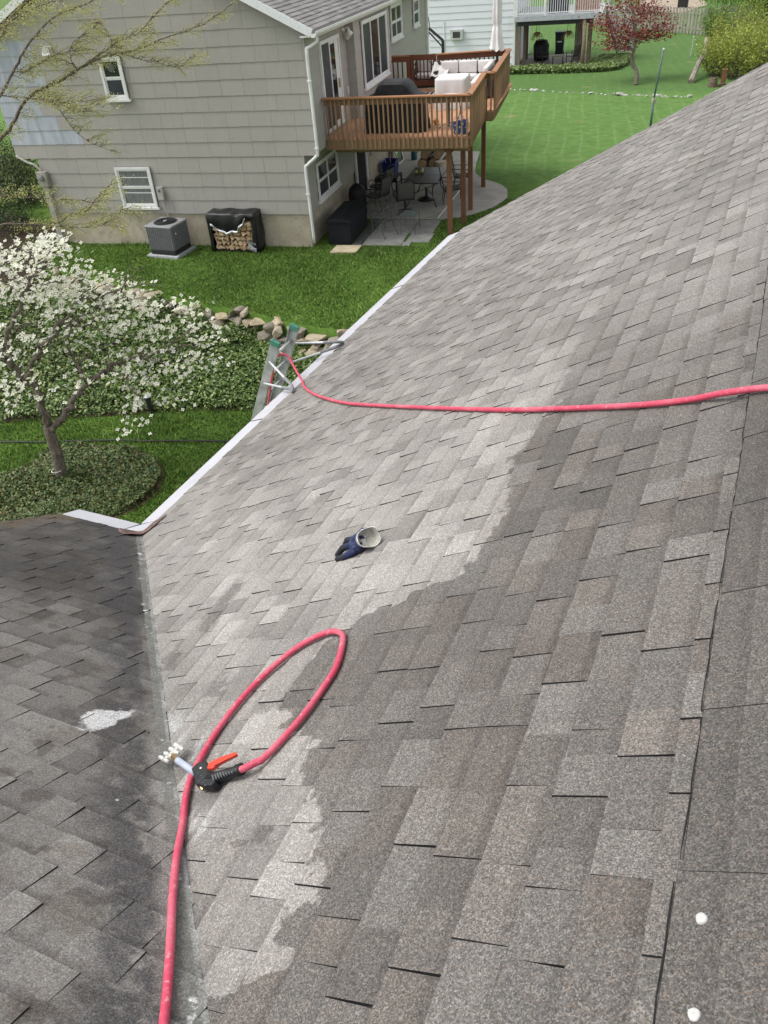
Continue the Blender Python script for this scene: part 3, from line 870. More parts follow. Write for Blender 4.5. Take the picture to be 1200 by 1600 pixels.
def siding_mat(name, c, var=.10):
    t = NT(name); P = t.obj()
    r = t.n('ShaderNodeObjectInfo').outputs['Random']
    cc = t.ramp(r, [(0, tuple(x * (1 - var) for x in c)), (1, tuple(x * (1 + var) for x in c))])
    st = t.noise(t.scale(P, (34, 34, 1.2)), 1., 3)
    cc = t.mix(t.math('MULTIPLY', t.step(st, .35, .7), .22), cc, t.mix(1., cc, (.80, .80, .80), 'MULTIPLY'))
    d = t.noise(P, .8, 4, .6)
    cc = t.mix(t.math('MULTIPLY', t.step(d, .5, .75), .30), cc, t.mix(1., cc, (.80, .80, .83), 'MULTIPLY'))
    t.color(cc); t.rough(.8, .25); t.bump(st, .25, .006)
    return t.m
M_sid = siding_mat('beige_siding', (.390, .370, .342), .022)
t = NT('bare_grey_siding'); P = t.obj()
n_ = t.noise(t.scale(P, (4, 4, .8)), 1.6, 4, .6)
t.color(t.ramp(n_, [(.3, (.33, .355, .41)), (.55, (.42, .445, .50)), (.75, (.52, .535, .56))])); t.rough(.65, .3); M_sidb = t.m
t = NT('concrete_foundation'); P = t.obj()
c = t.ramp(t.noise(P, 2.2, 5, .65), [(.3, (.36, .31, .23)), (.6, (.48, .43, .34)), (.8, (.54, .50, .42))])
c = t.mix(t.math('MULTIPLY', t.step(t.noise(P, 9, 4), .52, .7), .5), c, (.24, .22, .18))
t.color(c); t.rough(.92, .2); t.bump(t.noise(P, 40, 4), .3, .01); M_found = t.m
M_trim = mat_simple('white_trim', (.74, .74, .73), .5, .05, 5)
t = NT('peeling_white_paint'); P = t.obj()
t.color(t.mix(t.step(t.noise(t.scale(P, (3, 3, 9)), 5, 4, .7), .60, .66), (.74, .75, .76), (.34, .33, .32))); t.rough(.6); M_fascia = t.m
def glass_mat(name, c, spec=.6, rough=.06):
    t = NT(name); P = t.obj(); t.color(t.ramp(t.noise(P, 1.5, 2), [(.3, tuple(x * .6 for x in c)), (.7, tuple(x * 1.4 for x in c))])); t.rough(rough, spec); return t.m
M_glass = glass_mat('window_glass', (.020, .024, .028)); M_glassd = glass_mat('screened_glass', (.035, .040, .050), .3, .4)
M_curt = mat_simple('grey_curtain', (.16, .17, .17), .5, .3, 4, stretch=(12, 12, 1))
M_dark = mat_simple('dark_interior', (.015, .014, .013), .9)
bh = hthing('beige_house', 'beige shingle sided house with gabled end and white trimmed windows', 'house', 0, 0)

XL, XRt, LOW, ZN = -8.44, .37, 0., 2.345          # upper storey ends, lower wall at x=0, overhang height
YBK = 13.6
ZEV = 5.10; RX_ = (XL + XRt) / 2
def rake(x): return ZEV + .5 * ((XRt + .25) - abs(x - RX_) - RX_) if False else ZEV + .5 * ((XRt + .23 - RX_) - abs(x - RX_))
m = MB()
m.extrude([(-7.80, .032, .85), (LOW, .032, .85), (LOW, .03, ZN + .01), (XRt, .03, ZN + .01), (XRt, .03, rake(XRt) - .22), (RX_, .03, rake(RX_) - .22), (XL, .03, rake(XL) - .22), (XL, .03, ZN + .01), (-7.80, .03, ZN + .01)], (0, .15, 0))
m.box(LOW - .15, LOW - .012, .03, YBK, .85, ZN); m.box(XRt - .15, XRt - .012, .19, YBK, ZN, 5.0); m.box(LOW - .1, XRt - .012, .19, YBK, ZN - .0, ZN + .06)
m.box(XL, XL + .15, .19, YBK, ZN, 5.0); m.box(-7.80, -7.65, .19, YBK, .85, ZN); m.box(XL, XRt, YBK - .1, YBK, .8, 4.95); m.box(XL + .01, -7.66, .19, YBK, ZN, ZN + .06)
wall = m.build('wall', M_sid, bh)
m = MB(); m.box(-7.74, LOW - .04, .05, YBK - .2, -.4, .852); m.build('foundation', M_found, bh)

SH_COURSE = .3535
def shake(piece, o, u, nrm, z0, mt, parent):
    """one lapped siding shingle: piece = polygon in (u,z)"""
    if len(piece) < 3 or area2(piece) < .002: return
    def th(z): return .022 - min(1, max(0, (z - z0) / SH_COURSE)) * .016
    o = Vector(o); u = Vector(u); nrm = Vector(nrm)
    fr = [o + u * a + Vector((0, 0, z)) + nrm * th(z) for a, z in piece]
    bk = [o + u * a + Vector((0, 0, z)) for a, z in piece]
    n = len(piece); m = MB()
    m._add(fr + bk, [tuple(range(n))] + [(i, n + i, n + (i + 1) % n, (i + 1) % n) for i in range(n)])
    return m.build('siding_shingle', mt, parent)
def side_run(o, u, nrm, a0, a1, zbot, ncourse, clips, holes, parent, matfn=None, wid=.610, lim=999):
    for i in range(ncourse):
        z0 = zbot + i * SH_COURSE; z1 = z0 + SH_COURSE + .006
        a = a0 - random.choice((0, .2, .4))
        while a < a1:
            e0 = max(a, a0); e1 = min(a + wid - .005, a1)
            a += wid
            if e1 - e0 < .03: continue
            w = [random.uniform(-.006, .006) for _ in range(3)]
            poly = [(e0, z0 + w[0]), (e0 + (e1 - e0) * .33, z0 + w[1]), (e0 + (e1 - e0) * .67, z0 + w[2]), (e1, z0 + w[0] * .5), (e1, z1), (e0, z1)]
            for cl in clips:
                poly = clip(poly, *cl)
                if len(poly) < 3: break
            if len(poly) < 3: continue
            ca = sum(p[0] for p in poly) / len(poly); cz = sum(p[1] for p in poly) / len(poly)
            if any(h[0] < e0 and e1 < h[1] and h[2] < z0 and z1 < h[3] for h in holes): continue
            shake(poly, o, u, nrm, z0, matfn(ca, cz) if matfn else M_sid, parent)
def gmat(a, z):
    lim = -6.5 if 2.6 < z < 3.0 else (-7.0 if z < 3.35 else (-7.15 if z < 4.1 else (-7.0 if z < 4.6 else -6.75)))
    return M_sidb if (2.62 < z < 5.1 and a < lim) else M_sid
side_run((0, .03, 0), (1, 0, 0), (0, -1, 0), -7.80, 0.0, .876, 4, [], [], wall)
# courses of the upper storey reach further out on both sides; clipped to the roof line
cl = [(-.5, -1, -(ZEV + .5 * (XRt + .23) - .20)), (.5, -1, -(ZEV + .5 * (XRt + .23 - 2 * RX_) - .20))]
side_run((0, .03, 0), (1, 0, 0), (0, -1, 0), XL, XRt, .876 + 4 * SH_COURSE + .04, 10, cl, [], wall, gmat)
# long side, lower (under the deck) and upper
side_run((0, 0, 0), (0, 1, 0), (1, 0, 0), .02, 4.3, .876, 4, [], [(.9, 2.5, 1.0, 1.9)], wall, wid=1.4)
side_run((0, 0, 0), (0, 1, 0), (1, 0, 0), 6.25, 10.2, .876, 4, [], [], wall, wid=3.96)
side_run((XRt - .012, 0, 0), (0, 1, 0), (1, 0, 0), .02, 3.30, ZN + .02, 7, [(0, -1, -4.92)], [(1., 2.5, 2.6, 4.6)], wall, wid=1.1)
BX = .60
m = MB(); m.box(XRt - .02, BX - .012, 3.35, 7.25, ZN, 5.0); bay = m.build('bay', M_sid, bh)
side_run((XRt - .012, 3.35, 0), (1, 0, 0), (0, -1, 0), .0, BX - XRt + .01, ZN + .02, 7, [(0, -1, -4.95)], [], bay)
side_run((BX - .012, 0, 0), (0, 1, 0), (1, 0, 0), 3.33, 7.25, ZN + .02, 7, [(0, -1, -4.95)], [(4., 6.7, 3.2, 4.8)], bay, wid=1.3)
side_run((XRt - .012, 0, 0), (0, 1, 0), (1, 0, 0), 7.25, YBK, ZN + .02, 7, [(0, -1, -4.95)], [], wall, wid=2.1)
# corner boards
m = MB(); m.box(LOW + .0, LOW + .03, .0, .02, .86, ZN); m.build('corner_post', M_sid, bh)

def window(o, u, nrm, w, h, sashes, parent, dark=M_glass, divided=False, curtain=None, depth=.045):
    """double hung or sliding window; o = lower corner on the wall, u along the wall"""
    o = Vector(o); u = Vector(u); nrm = Vector(nrm); Z_ = Vector((0, 0, 1))
    def rect(m, a0, a1, z0, z1, d0, d1):
        p = [o + u * a0 + Z_ * z0 + nrm * d0, o + u * a1 + Z_ * z0 + nrm * d0, o + u * a1 + Z_ * z1 + nrm * d0, o + u * a0 + Z_ * z1 + nrm * d0]
        m.extrude(p, nrm * (d1 - d0))
    fr = .065
    win = MB(); rect(win, -.004, w + .004, -.004, h + .004, 0, .014); wo_ = win.build('window', dark, parent)
    m = MB(); rect(m, 0, fr, 0, h, .015, depth + .012); rect(m, w - fr, w, 0, h, .015, depth + .012); rect(m, fr, w - fr, h - fr, h, .015, depth + .010); rect(m, fr, w - fr, 0, fr, .015, depth + .010)
    m.build('frame', M_trim, wo_)
    m = MB(); rect(m, -.05, w + .05, -.05, -.002, .0, depth + .04); m.build('sill', M_trim, wo_)
    n = sashes
    iw = w - 2 * fr
    for k in range(n):
        a0 = fr + iw * k / n; a1 = fr + iw * (k + 1) / n
        s = .038
        if divided:       # upper and lower sash
            for (z0, z1, dd, lab) in ((fr, h * .5, .022, 0), (h * .5, h - fr, .030, 1)):
                m = MB(); rect(m, a0 + .004, a0 + s, z0, z1, .015, dd + .012); rect(m, a1 - s, a1 - .004, z0, z1, .015, dd + .012); rect(m, a0 + s, a1 - s, z1 - s, z1, .015, dd + .010); rect(m, a0 + s, a1 - s, z0, z0 + s, .015, dd + .010)
                m.build('sash', M_trim, wo_)
                m = MB(); rect(m, a0 + s, a1 - s, z0 + s, z1 - s, .0145, .0175)
                m.build('pane', (curtain or (M_glass if lab else M_glassd)), wo_)
        else:
            m = MB(); rect(m, a0 + .004, a0 + s, fr, h - fr, .015, .034); rect(m, a1 - s, a1 - .004, fr, h - fr, .015, .034); rect(m, a0 + s, a1 - s, h - fr - s, h - fr, .015, .032); rect(m, a0 + s, a1 - s, fr, fr + s, .015, .032)
            m.build('sash', M_trim, wo_)
            m = MB(); rect(m, a0 + s, a1 - s, fr + s, h - fr - s, .0145, .0175); m.build('pane', M_glassd if k != 1 else M_glass, wo_)
    return wo_
w_ = window((-5.13, .0, 3.74), (1, 0, 0), (0, -1, 0), .63, .96, 1, bh, divided=True); w_['label'] = 'small white double hung window high on the gable'
w_ = window((-5.44, .0, 1.05), (1, 0, 0), (0, -1, 0), 1.06, 1.05, 1, bh, divided=True, curtain=M_curt); w_['label'] = 'lower white window with grey curtains'
for zz in (1.42, 1.82):
    m = MB(); m.box(-5.33, -4.49, -.024, -.018, zz, zz + .022); m.build('muntin', M_trim, w_)
m = MB(); m.lathe([(.095, -.012), (.10, 0), (.085, .012)], (-4.82, -.028, 4.46), 14, 'y'); m.build('fan_grille', mat_simple('fan_grey', (.10, .10, .10), .5), bh)
w_ = window((0.012, .80, .98), (0, 1, 0), (1, 0, 0), 1.82, .97, 2, bh, divided=True); w_['label'] = 'double white window under the deck'
w_ = window((BX + .010, 3.97, 3.18), (0, 1, 0), (1, 0, 0), 2.75, 1.64, 3, bay); w_['label'] = 'large three panel sliding window above the deck'
w_ = window((XRt + .010, 8.15, 3.84), (0, 1, 0), (1, 0, 0), 1.5, .98, 2, bh, divided=True)
w_ = window((XRt + .010, 11.4, 3.88), (0, 1, 0), (1, 0, 0), .90, .84, 1, bh, divided=True)
# sliding patio door
dr = MB(); dr.box(XRt, XRt + .02, .98, 2.55, 2.62, 4.70); door = dr.build('door', M_trim, bh); door['label'] = 'white framed sliding glass door onto the deck'
m = MB(); m.box(XRt + .02, XRt + .06, .98, 1.05, 2.62, 4.70); m.box(XRt + .02, XRt + .06, 2.48, 2.55, 2.62, 4.70); m.box(XRt + .021, XRt + .058, 1.05, 2.48, 4.62, 4.70); m.box(XRt + .021, XRt + .058, 1.05, 2.48, 2.62, 2.69); m.build('door_frame', M_trim, door)
m = MB(); m.box(XRt + .021, XRt + .026, 1.06, 1.72, 2.70, 4.61); m.build('screen_panel', M_glassd, door)
m = MB(); m.box(XRt + .021, XRt + .030, 1.79, 2.18, 2.78, 4.54); m.build('glass_panel', M_glass, door)
m = MB(); m.box(XRt + .021, XRt + .036, 1.72, 1.79, 2.70, 4.61); m.box(XRt + .021, XRt + .034, 2.18, 2.47, 2.70, 4.61); m.build('stile', M_trim, door)
m = MB(); m.box(XRt + .034, XRt + .07, 2.28, 2.32, 3.50, 3.72); m.build('handle', M_brass, door)
# lower door recess
m = MB(); m.box(.012, .03, 4.45, 5.45, .05, 2.05); lo = m.build('door', M_dark, bh); lo['label'] = 'dark doorway under the deck'
m = MB(); m.box(.012, .07, 4.33, 4.45, .02, 2.12); m.box(.012, .07, 5.45, 5.60, .02, 2.12); m.build('door_frame', M_trim, lo)
m = MB(); m.box(.03, .10, 5.75, 5.85, 1.2, 1.7); m.build('wall_lamp', M_dark, bh)
# roof
t = NT('grey_roof_shingle'); P = t.obj()
rr = t.n('ShaderNodeNewGeometry').outputs['Random Per Island']
c = t.ramp(rr, [(0, (.20, .19, .183)), (.5, (.24, .23, .223)), (1, (.28, .27, .265))])
c = t.mix(t.math('MULTIPLY', t.step(t.noise(P, 60, 3), .4, .7), .4), c, (.13, .12, .115)); t.color(c); t.rough(.9, .2); M_hroof = t.m
m = MB()
ov = .26
for s in (1, -1):
    e = (XRt + .23 + .10 if s > 0 else XL - .33); 
    m.extrude([(e, -ov, rake(e) + .02), (RX_, -ov, rake(RX_) + .02), (RX_, -ov, rake(RX_) - .10), (e, -ov, rake(e) - .10)], (0, YBK + 2 * ov, 0))
rf = m.build('roof', M_hroof, bh)
m = MB(); sl = math.hypot(1, .5)
e = XRt + .33; ncr = int((e - RX_) * sl / .14)
for i in range(ncr):
    x0 = e - i * .14 / sl; x1 = e - (i + 1) * .14 / sl - .01
    y = -ov - .02 - random.uniform(0, .5)
    while y < YBK + ov:
        wd = random.uniform(.25, .55); hb = random.uniform(.016, .030)
        y0 = max(y, -ov - .02); y1 = min(y + wd - .004, YBK + ov)
        if y1 > y0:
            a = [(x0, y0, rake(x0) + .02 + hb), (x0, y1, rake(x0) + .02 + hb), (x1, y1, rake(x1) + .026), (x1, y0, rake(x1) + .026)]
            b = [(p[0], p[1], p[2] - hb - .004) for p in a[:2]] + [(p[0], p[1], p[2] - .01) for p in a[2:]]
            m._add(a + b, [(0, 1, 2, 3), (0, 4, 5, 1), (0, 3, 7, 4), (1, 5, 6, 2)])
        y += wd
so_ = m.build('shingle_courses', M_hroof, rf, fix=False); so_['kind'] = 'stuff'
m = MB()
for s in (1, -1):
    e = XRt + .30 if s > 0 else XL - .30
    m.bar((e, -ov - .015, rake(e) - .055), (RX_, -ov - .015, rake(RX_) - .055), .03, .17)
m.build('rake_fascia', M_fascia, bh)
m = MB(); m.box(XRt + .0, XRt + .30, -ov, YBK + ov, 4.93, 4.965); m.build('soffit', M_trim, bh)
m = MB(); prof = [(XRt + .29, 5.03), (XRt + .29, 4.92), (XRt + .37, 4.92), (XRt + .42, 4.99), (XRt + .42, 5.045), (XRt + .405, 5.045), (XRt + .40, 5.0), (XRt + .31, 5.0)]
m.extrude([(x, -ov - .03, z) for x, z in prof], (0, YBK + 2 * ov, 0)); m.build('eave_gutter', M_trim, bh)
m = MB(); m.tube(smooth_path([(XRt + .37, -.16, 4.92), (XRt + .36, -.15, 4.82), (XRt + .12, -.07, 4.70), (XRt + .06, -.06, 4.58), (XRt + .06, -.06, 3.4), (XRt + .06, -.06, 2.45), (XRt + .02, -.06, 2.33), (.12, -.06, 2.12), (.06, -.06, 2.0), (.06, -.06, 1.2), (.06, -.06, .15)], 4), .042, 8)
m.build('downspout', M_trim, bh, smooth=True)
m = MB()
for z in (4.0, 2.5): m.box(XRt + .0, XRt + .11, -.11, -.055, z, z + .03)
m.box(.0, .11, -.11, -.055, 1.4, 1.43); m.build('downspout_strap', M_trim, bh)
m = MB(); m.box(XRt + .01, XRt + .09, YBK - .05, YBK + .03, .5, 4.95); m.build('downspout', M_trim, bh)
# gable fixtures
m = MB(); m.box(-6.56, -6.36, -.16, -.02, 4.78, 4.98); m.extrude([(-6.58, -.20, 4.80), (-6.34, -.20, 4.80), (-6.34, -.02, 4.99), (-6.58, -.02, 4.99)], (0, 0, .012)); m.build('dryer_vent', mat_simple('vent_grey', (.55, .54, .52), .6), bh)
M_mgrey = mat_simple('meter_grey', (.34, .33, .29), .6, .2, 8)
m = MB(); m.box(-7.86, -7.56, -.16, -.02, 1.62, 2.02); mt_ = m.build('electric_meter', M_mgrey, bh, bevel=.012)
m = MB(); m.lathe([(.085, .0), (.085, .05), (.07, .08), (.02, .09)], (0, 0, 0), 16); d_ = m.build('dial', glass_mat('meter_glass', (.25, .25, .24), .6, .2), mt_); d_.location = (-7.71, -.16, 1.86); d_.rotation_euler = (math.pi / 2, 0, 0)
m = MB(); m.box(-7.79, -7.63, -.13, -.03, .0, 1.62); m.build('meter_riser', M_mgrey, bh)
m = MB(); m.tube(smooth_path([(-8.40, -.03, 2.42), (-8.1, -.06, 2.26), (-7.9, -.08, 2.20), (-7.72, -.09, 2.06), (-7.71, -.09, 2.0)], 4), .035, 8); m.build('service_cable', M_mgrey, bh, smooth=True)
m = MB(); m.box(-7.25, -5.92, -.06, -.03, 1.00, 1.045); m.build('pipe_cover', M_mgrey, bh)
m = MB(); m.box(-4.27, -4.10, -.12, -.02, 1.27, 1.60); dx = m.build('disconnect_box', mat_simple('box_grey', (.42, .41, .38), .55), bh, bevel=.008)
m = MB(); m.box(-4.22, -4.15, -.126, -.12, 1.47, 1.54); m.build('warning_label', mat_simple('label_dark', (.10, .11, .15), .5), dx)
m = MB(); m.tube(smooth_path([(-4.14, -.07, 1.27), (-4.13, -.07, 1.0), (-4.10, -.08, .82), (-4.08, -.2, .6), (-4.05, -.3, .45)], 4), .018, 6); m.build('conduit', M_mgrey, bh, smooth=True)
m = MB(); m.lathe([(.07, 0), (.06, .05), (.03, .07)], (0, 0, 0), 12)
m.tube([(0, 0, .05), (.12, 0, .12), (.2, -.06, .08)], .03, 8); m.lathe([(.05, -.06), (.085, .06), (.07, .08)], (.22, -.08, .02), 10); m.lathe([(.05, -.06), (.085, .06), (.07, .08)], (.16, .10, -.10), 10)
fl_o = m.build('flood_light', M_trim, bh, smooth=True); fl_o.location = (XRt + .02, 3.02, 4.72); fl_o.rotation_euler = (0, .5, 0)
m = MB(); m.box(XRt + .0, XRt + .05, 2.98, 3.10, 3.22, 3.40); m.build('outlet_cover', mat_simple('outlet', (.55, .55, .55), .5), bh)

# ------------------------------------------------------------------ wooden deck
def wood_mat(name, c, var=.25, st=(3, 3, 3)):
    t = NT(name); P = t.obj(); r = t.n('ShaderNodeObjectInfo').outputs['Random']
    a = t.ramp(r, [(0, tuple(x * (1 - var) for x in c)), (1, tuple(min(1, x * (1 + var)) for x in c))])
    g = t.noise(t.scale(P, st), 3., 5, .65)
    a = t.mix(t.math('MULTIPLY', t.step(g, .4, .7), .45), a, tuple(x * .55 for x in c)); t.color(a); t.rough(.72, .3); t.bump(g, .2, .006)
    return t.m
M_wrail = wood_mat('stained_rail', (.36, .175, .085), .12, (2, 2, 2))
M_wbal = wood_mat('weathered_baluster', (.27, .165, .092), .22, (9, 9, 1))
M_wpost = wood_mat('red_brown_post', (.185, .085, .045), .12, (8, 8, 1))
M_wred = wood_mat('red_stained_wood', (.165, .062, .034), .12, (4, 4, 2))
M_wfloor = wood_mat('orange_deck_board', (.50, .27, .155), .14, (9, .8, 9))
M_wrim = wood_mat('rim_board', (.25, .165, .090), .15, (2, 2, 6))
DZ = 2.55; RZ = 3.50; DY0 = .80
deck = hthing('wooden_deck', 'raised brown timber deck with slatted railing on tall posts behind the beige house', 'deck', 0, 0)
outline = [(XRt + .03, DY0), (4.13, DY0), (4.02, 3.95), (4.27, 3.93), (4.15, 8.2), (1.95, 7.75), (.42, 7.7)]
nb_ = 0
x = XRt + .04
for i in range(28):
    x0 = x + i * .139
    if x0 > 4.2: break
    y0 = DY0 + .02; y1 = 7.7 + max(0, (x0 - 1.95)) * .19
    if x0 > 4.0: y0 = 3.97
    if i < 2: segs = [(y0, y1)]
    segs = [(y0, y1)]
    if x0 < BX + .02: segs = [(y0, 3.30), (7.28, y1)]
    for a, b in segs:
        m = MB(); m.box(x0, x0 + .134, a, b, DZ - .04, DZ); m.build('floor_board', M_wfloor, deck)
m = MB(); m.bar((XRt + .03, DY0 + .02, DZ - .155), (4.11, DY0 + .02, DZ - .155), .05, .23); m.build('rim_joist', M_wrim, deck)
m = MB(); m.bar((4.11, DY0 + .05, DZ - .155), (4.0, 3.93, DZ - .155), .05, .23); m.build('rim_joist', M_wrim, deck)
m = MB(); m.bar((3.98, 3.95, DZ - .155), (4.25, 3.93, DZ - .155), .05, .23); m.build('rim_joist', M_wrim, deck)
m = MB(); m.bar((4.25, 3.96, DZ - .155), (4.13, 8.18, DZ - .155), .05, .23); m.build('rim_joist', M_wrim, deck)
m = MB(); m.bar((4.1, 8.2, DZ - .155), (.42, 7.72, DZ - .155), .05, .23); m.build('rim_joist', M_wrim, deck)
for k in range(9):
    yy = 1.3 + k * .78; m = MB(); m.box(XRt + .05, 3.98, yy, yy + .045, DZ - .22, DZ - .042); m.build('joist', M_wrim, deck)
def railing(p, q, n, nrm, far=False, matb=M_wbal, full=True):
    p = Vector(p); q = Vector(q); nrm = Vector(nrm).normalized(); d = (q - p)
    m = MB(); m.bar(p + Vector((0, 0, RZ - .02)) - d.normalized() * .03, q + Vector((0, 0, RZ - .02)) + d.normalized() * .03, .145, .040); m.build('cap_rail', M_wrail, deck, bevel=.006)
    m = MB(); m.bar(p + Vector((0, 0, RZ - .115)) - nrm * .03, q + Vector((0, 0, RZ - .115)) - nrm * .03, .038, .14); m.build('top_rail', M_wbal if not far else M_wred, deck)
    if far:
        m = MB(); m.bar(p + Vector((0, 0, DZ + .12)) - nrm * .03, q + Vector((0, 0, DZ + .12)) - nrm * .03, .038, .09); m.build('bottom_rail', M_wred, deck)
    for k in range(n):
        c_ = p.lerp(q, (k + .5) / n) + nrm * .010
        m = MB()
        z0 = (DZ - .24) if not far else DZ + .08
        s = .019
        jz = random.uniform(-.008, .008)
        tilt = Vector((random.uniform(-.006, .006), 0, 0))
        m.bar(c_ + Vector((0, 0, z0 + jz)) + nrm * .012, c_ + Vector((0, 0, RZ - .05)) + tilt + nrm * .012, 2 * s, 2 * s, nrm)
        m.build('baluster', matb if not far else M_wred, deck)
railing((XRt + .06, DY0, 0), (4.13, DY0, 0), 30, (0, -1, 0))
railing((4.13, DY0, 0), (4.02, 3.95, 0), 25, (1, 0, 0))
railing((4.02, 3.95, 0), (4.27, 3.93, 0), 2, (0, -1, 0))
railing((4.27, 3.93, 0), (4.15, 8.2, 0), 32, (1, 0, 0))
railing((1.95, 7.75, 0), (4.15, 8.2, 0), 16, (0, 1, 0), far=True)
railing((.45, 7.72, 0), (1.05, 7.72, 0), 4, (0, 1, 0), far=True)
# gate in the far railing
gate = MB(); gate.box(1.10, 1.20, 7.70, 7.76, DZ + .06, RZ); gate.box(1.83, 1.93, 7.70, 7.76, DZ + .06, RZ); gate.box(1.20, 1.83, 7.701, 7.759, RZ - .16, RZ - .002); gate.box(1.20, 1.83, 7.701, 7.759, DZ + .07, DZ + .22)
go = gate.build('gate', M_wred, deck)
for k in range(5):
    m = MB(); xx = 1.27 + k * .12; m.box(xx, xx + .035, 7.71, 7.745, DZ + .22, RZ - .16); m.build('gate_slat', M_wred, go)
for a, b in (((1.20, RZ - .30), (1.34, RZ - .16)), ((1.83, RZ - .30), (1.69, RZ - .16)), ((1.20, DZ + .36), (1.34, DZ + .22)), ((1.83, DZ + .36), (1.69, DZ + .22))):
    m = MB(); m.bar((a[0], 7.69, a[1]), (b[0], 7.69, b[1]), .02, .02); m.build('gate_brace', M_dark, go)
m = MB(); m.box(1.0, 1.09, 7.68, 7.78, DZ - .2, RZ + .0); m.build('gate_post', M_wred, deck)
for (px_, py_, top) in ((3.52, 1.26, DZ - .27), (3.71, 2.27, DZ - .27), (3.72, 3.40, DZ - .27), (3.73, 5.81, DZ - .27)):
    m = MB(); m.box(px_ - .062, px_ + .062, py_ - .062, py_ + .062, -.05, top); m.build('post', M_wpost, deck, bevel=.006)
m = MB(); m.box(.5, 4.05, 1.20, 1.32, DZ - .42, DZ - .27); m.build('beam', M_wrim, deck)
m = MB(); m.box(3.40, 3.64, 1.19, 1.195, DZ - .45, DZ - .25); m.build('post_bracket', M_wpost, deck)
m = MB(); m.box(3.64, 3.80, 2.2, 8.0, DZ - .42, DZ - .27); m.build('beam', M_wrim, deck)

# ------------------------------------------------------------------ paved areas around the beige house
t = NT('patio_concrete'); P = t.pos()
c = t.ramp(t.noise(P, 1.8, 5, .65), [(.3, (.30, .285, .25)), (.6, (.40, .385, .34)), (.8, (.47, .455, .41))])
c = t.mix(t.math('MULTIPLY', t.step(t.noise(P, 14, 4), .55, .7), .4), c, (.25, .235, .20)); t.color(c); t.rough(.9, .2); t.bump(t.noise(P, 60, 3), .2, .01); M_conc = t.m
pat = [(.0, 2.60), (3.05, 2.54), (3.50, 2.72), (3.87, 3.04), (4.15, 3.38), (4.36, 3.72), (4.54, 4.2), (4.62, 4.77), (4.52, 5.5), (4.30, 6.02), (3.95, 6.4), (3.55, 6.75), (3.2, 7.5), (3.05, 8.6), (2.9, 10.4), (.0, 10.6)]
m = MB(); m.extrude([hw(x, y, -.05) for x, y in pat], (0, 0, .075)); patio = tag(m.build('patio', M_conc, None), kind='structure')
M_flag = mat_simple('grey_flagstone', (.27, .27, .25), .85, .16, 3, bump=.3, bscale=30)
M_slate = mat_simple('dark_slate', (.085, .085, .085), .8, .3, 6, bump=.3)
for (x0, x1, y0, y1) in ((1.30, 2.36, .22, 1.30), (1.34, 2.40, 1.32, 2.45), (2.44, 3.06, .55, 1.28), (2.42, 3.02, 1.31, 2.42), (2.38, 2.6, .2, .52)):
    m = MB(); q = [(x0, y0), (x1, y0 + random.uniform(-.03, .03)), (x1 + random.uniform(-.02, .02), y1), (x0, y1)]
    m.extrude([hw(x, y, -.03) for x, y in q], (0, 0, random.uniform(.048, .058))); m.build('flagstone', M_flag, patio)
for i in range(9):
    y0 = .25 + i * .24; m = MB(); x0 = 1.05 + random.uniform(-.02, .03)
    m.extrude([hw(x, y, -.03) for x, y in ((x0, y0), (1.26, y0 + random.uniform(-.03, .03)), (1.27, y0 + .21), (x0 + random.uniform(-.02, .02), y0 + .22))], (0, 0, random.uniform(.045, .06))); m.build('slate_stone', M_slate, patio)
o = hthing('stone_step', 'pale tan stone slab lying in the grass before the black storage box', 'stone slab', .97, -.16)
m = MB(); m.extrude([(-.36, -.28, 0), (.34, -.24, 0), (.36, .30, 0), (-.34, .26, 0)], (0, 0, .05)); m.build('slab', mat_simple('tan_slab', (.52, .44, .30), .85, .15, 9), o, bevel=.008)
m = MB(); m.tube([hw(2.92, 2.52, .045), hw(3.06, 5.3, .045)], .014, 8)
tag(m.build('white_pole', M_trim, None), 'thin white pole lying on the concrete patio', 'pole')
t = NT('dark_mulch'); P = t.pos(); t.color(t.ramp(t.noise(P, 9, 5, .7), [(.3, (.018, .014, .010)), (.6, (.045, .033, .022)), (.8, (.075, .055, .035))])); t.rough(.95, .1); t.bump(t.noise(P, 40, 3), .8, .03); M_mulch = t.m
bed = [at_z(x, y, .012) for x, y in ((97, 357), (92, 380), (84, 402), (62, 430), (30, 438), (-40, 440), (-160, 420), (-160, 320), (-60, 330), (40, 340))]
m = MB(); m.extrude(bed, (0, 0, .004)); tag(m.build('mulch_bed', M_mulch, None), kind='structure')

# ------------------------------------------------------------------ things by the gable wall
M_acg = mat_simple('condenser_grey', (.155, .158, .165), .5, .1, 12); M_acd = mat_simple('condenser_black', (.02, .02, .022), .5); M_acl = mat_simple('condenser_lid', (.26, .265, .275), .5, .06, 9)
ac = hthing('air_conditioner', 'grey outdoor air conditioning condenser standing on a pad by the gable wall', 'air conditioner', -3.92, -.62, 0, math.radians(-8))
M_pad = mat_simple('grey_pad', (.36, .37, .38), .85, .1, 10)
m = MB(); m.box(-.50, .50, -.47, .47, -.03, .07); m.build('pad', M_pad, ac, bevel=.01)
m = MB(); m.box(-.40, .40, -.38, .38, .07, .19); m.build('base_pan', M_acd, ac, bevel=.02)
m = MB(); m.box(-.405, .405, -.385, .385, .19, .80); cas = m.build('casing', M_acg, ac, bevel=.03)
for i in range(13):
    xx = -.37 + i * .0615; m = MB(); m.box(xx - .012, xx + .012, -.397, -.38, .22, .76); m.build('louvre', M_acg, cas)
    yy = -.35 + i * .058; m = MB(); m.box(.40, .417, yy - .012, yy + .012, .22, .76); m.build('louvre', M_acg, cas)
m = MB(); m.box(-.43, .43, -.41, .41, .78, .845); lid = m.build('lid', M_acl, ac, bevel=.03)
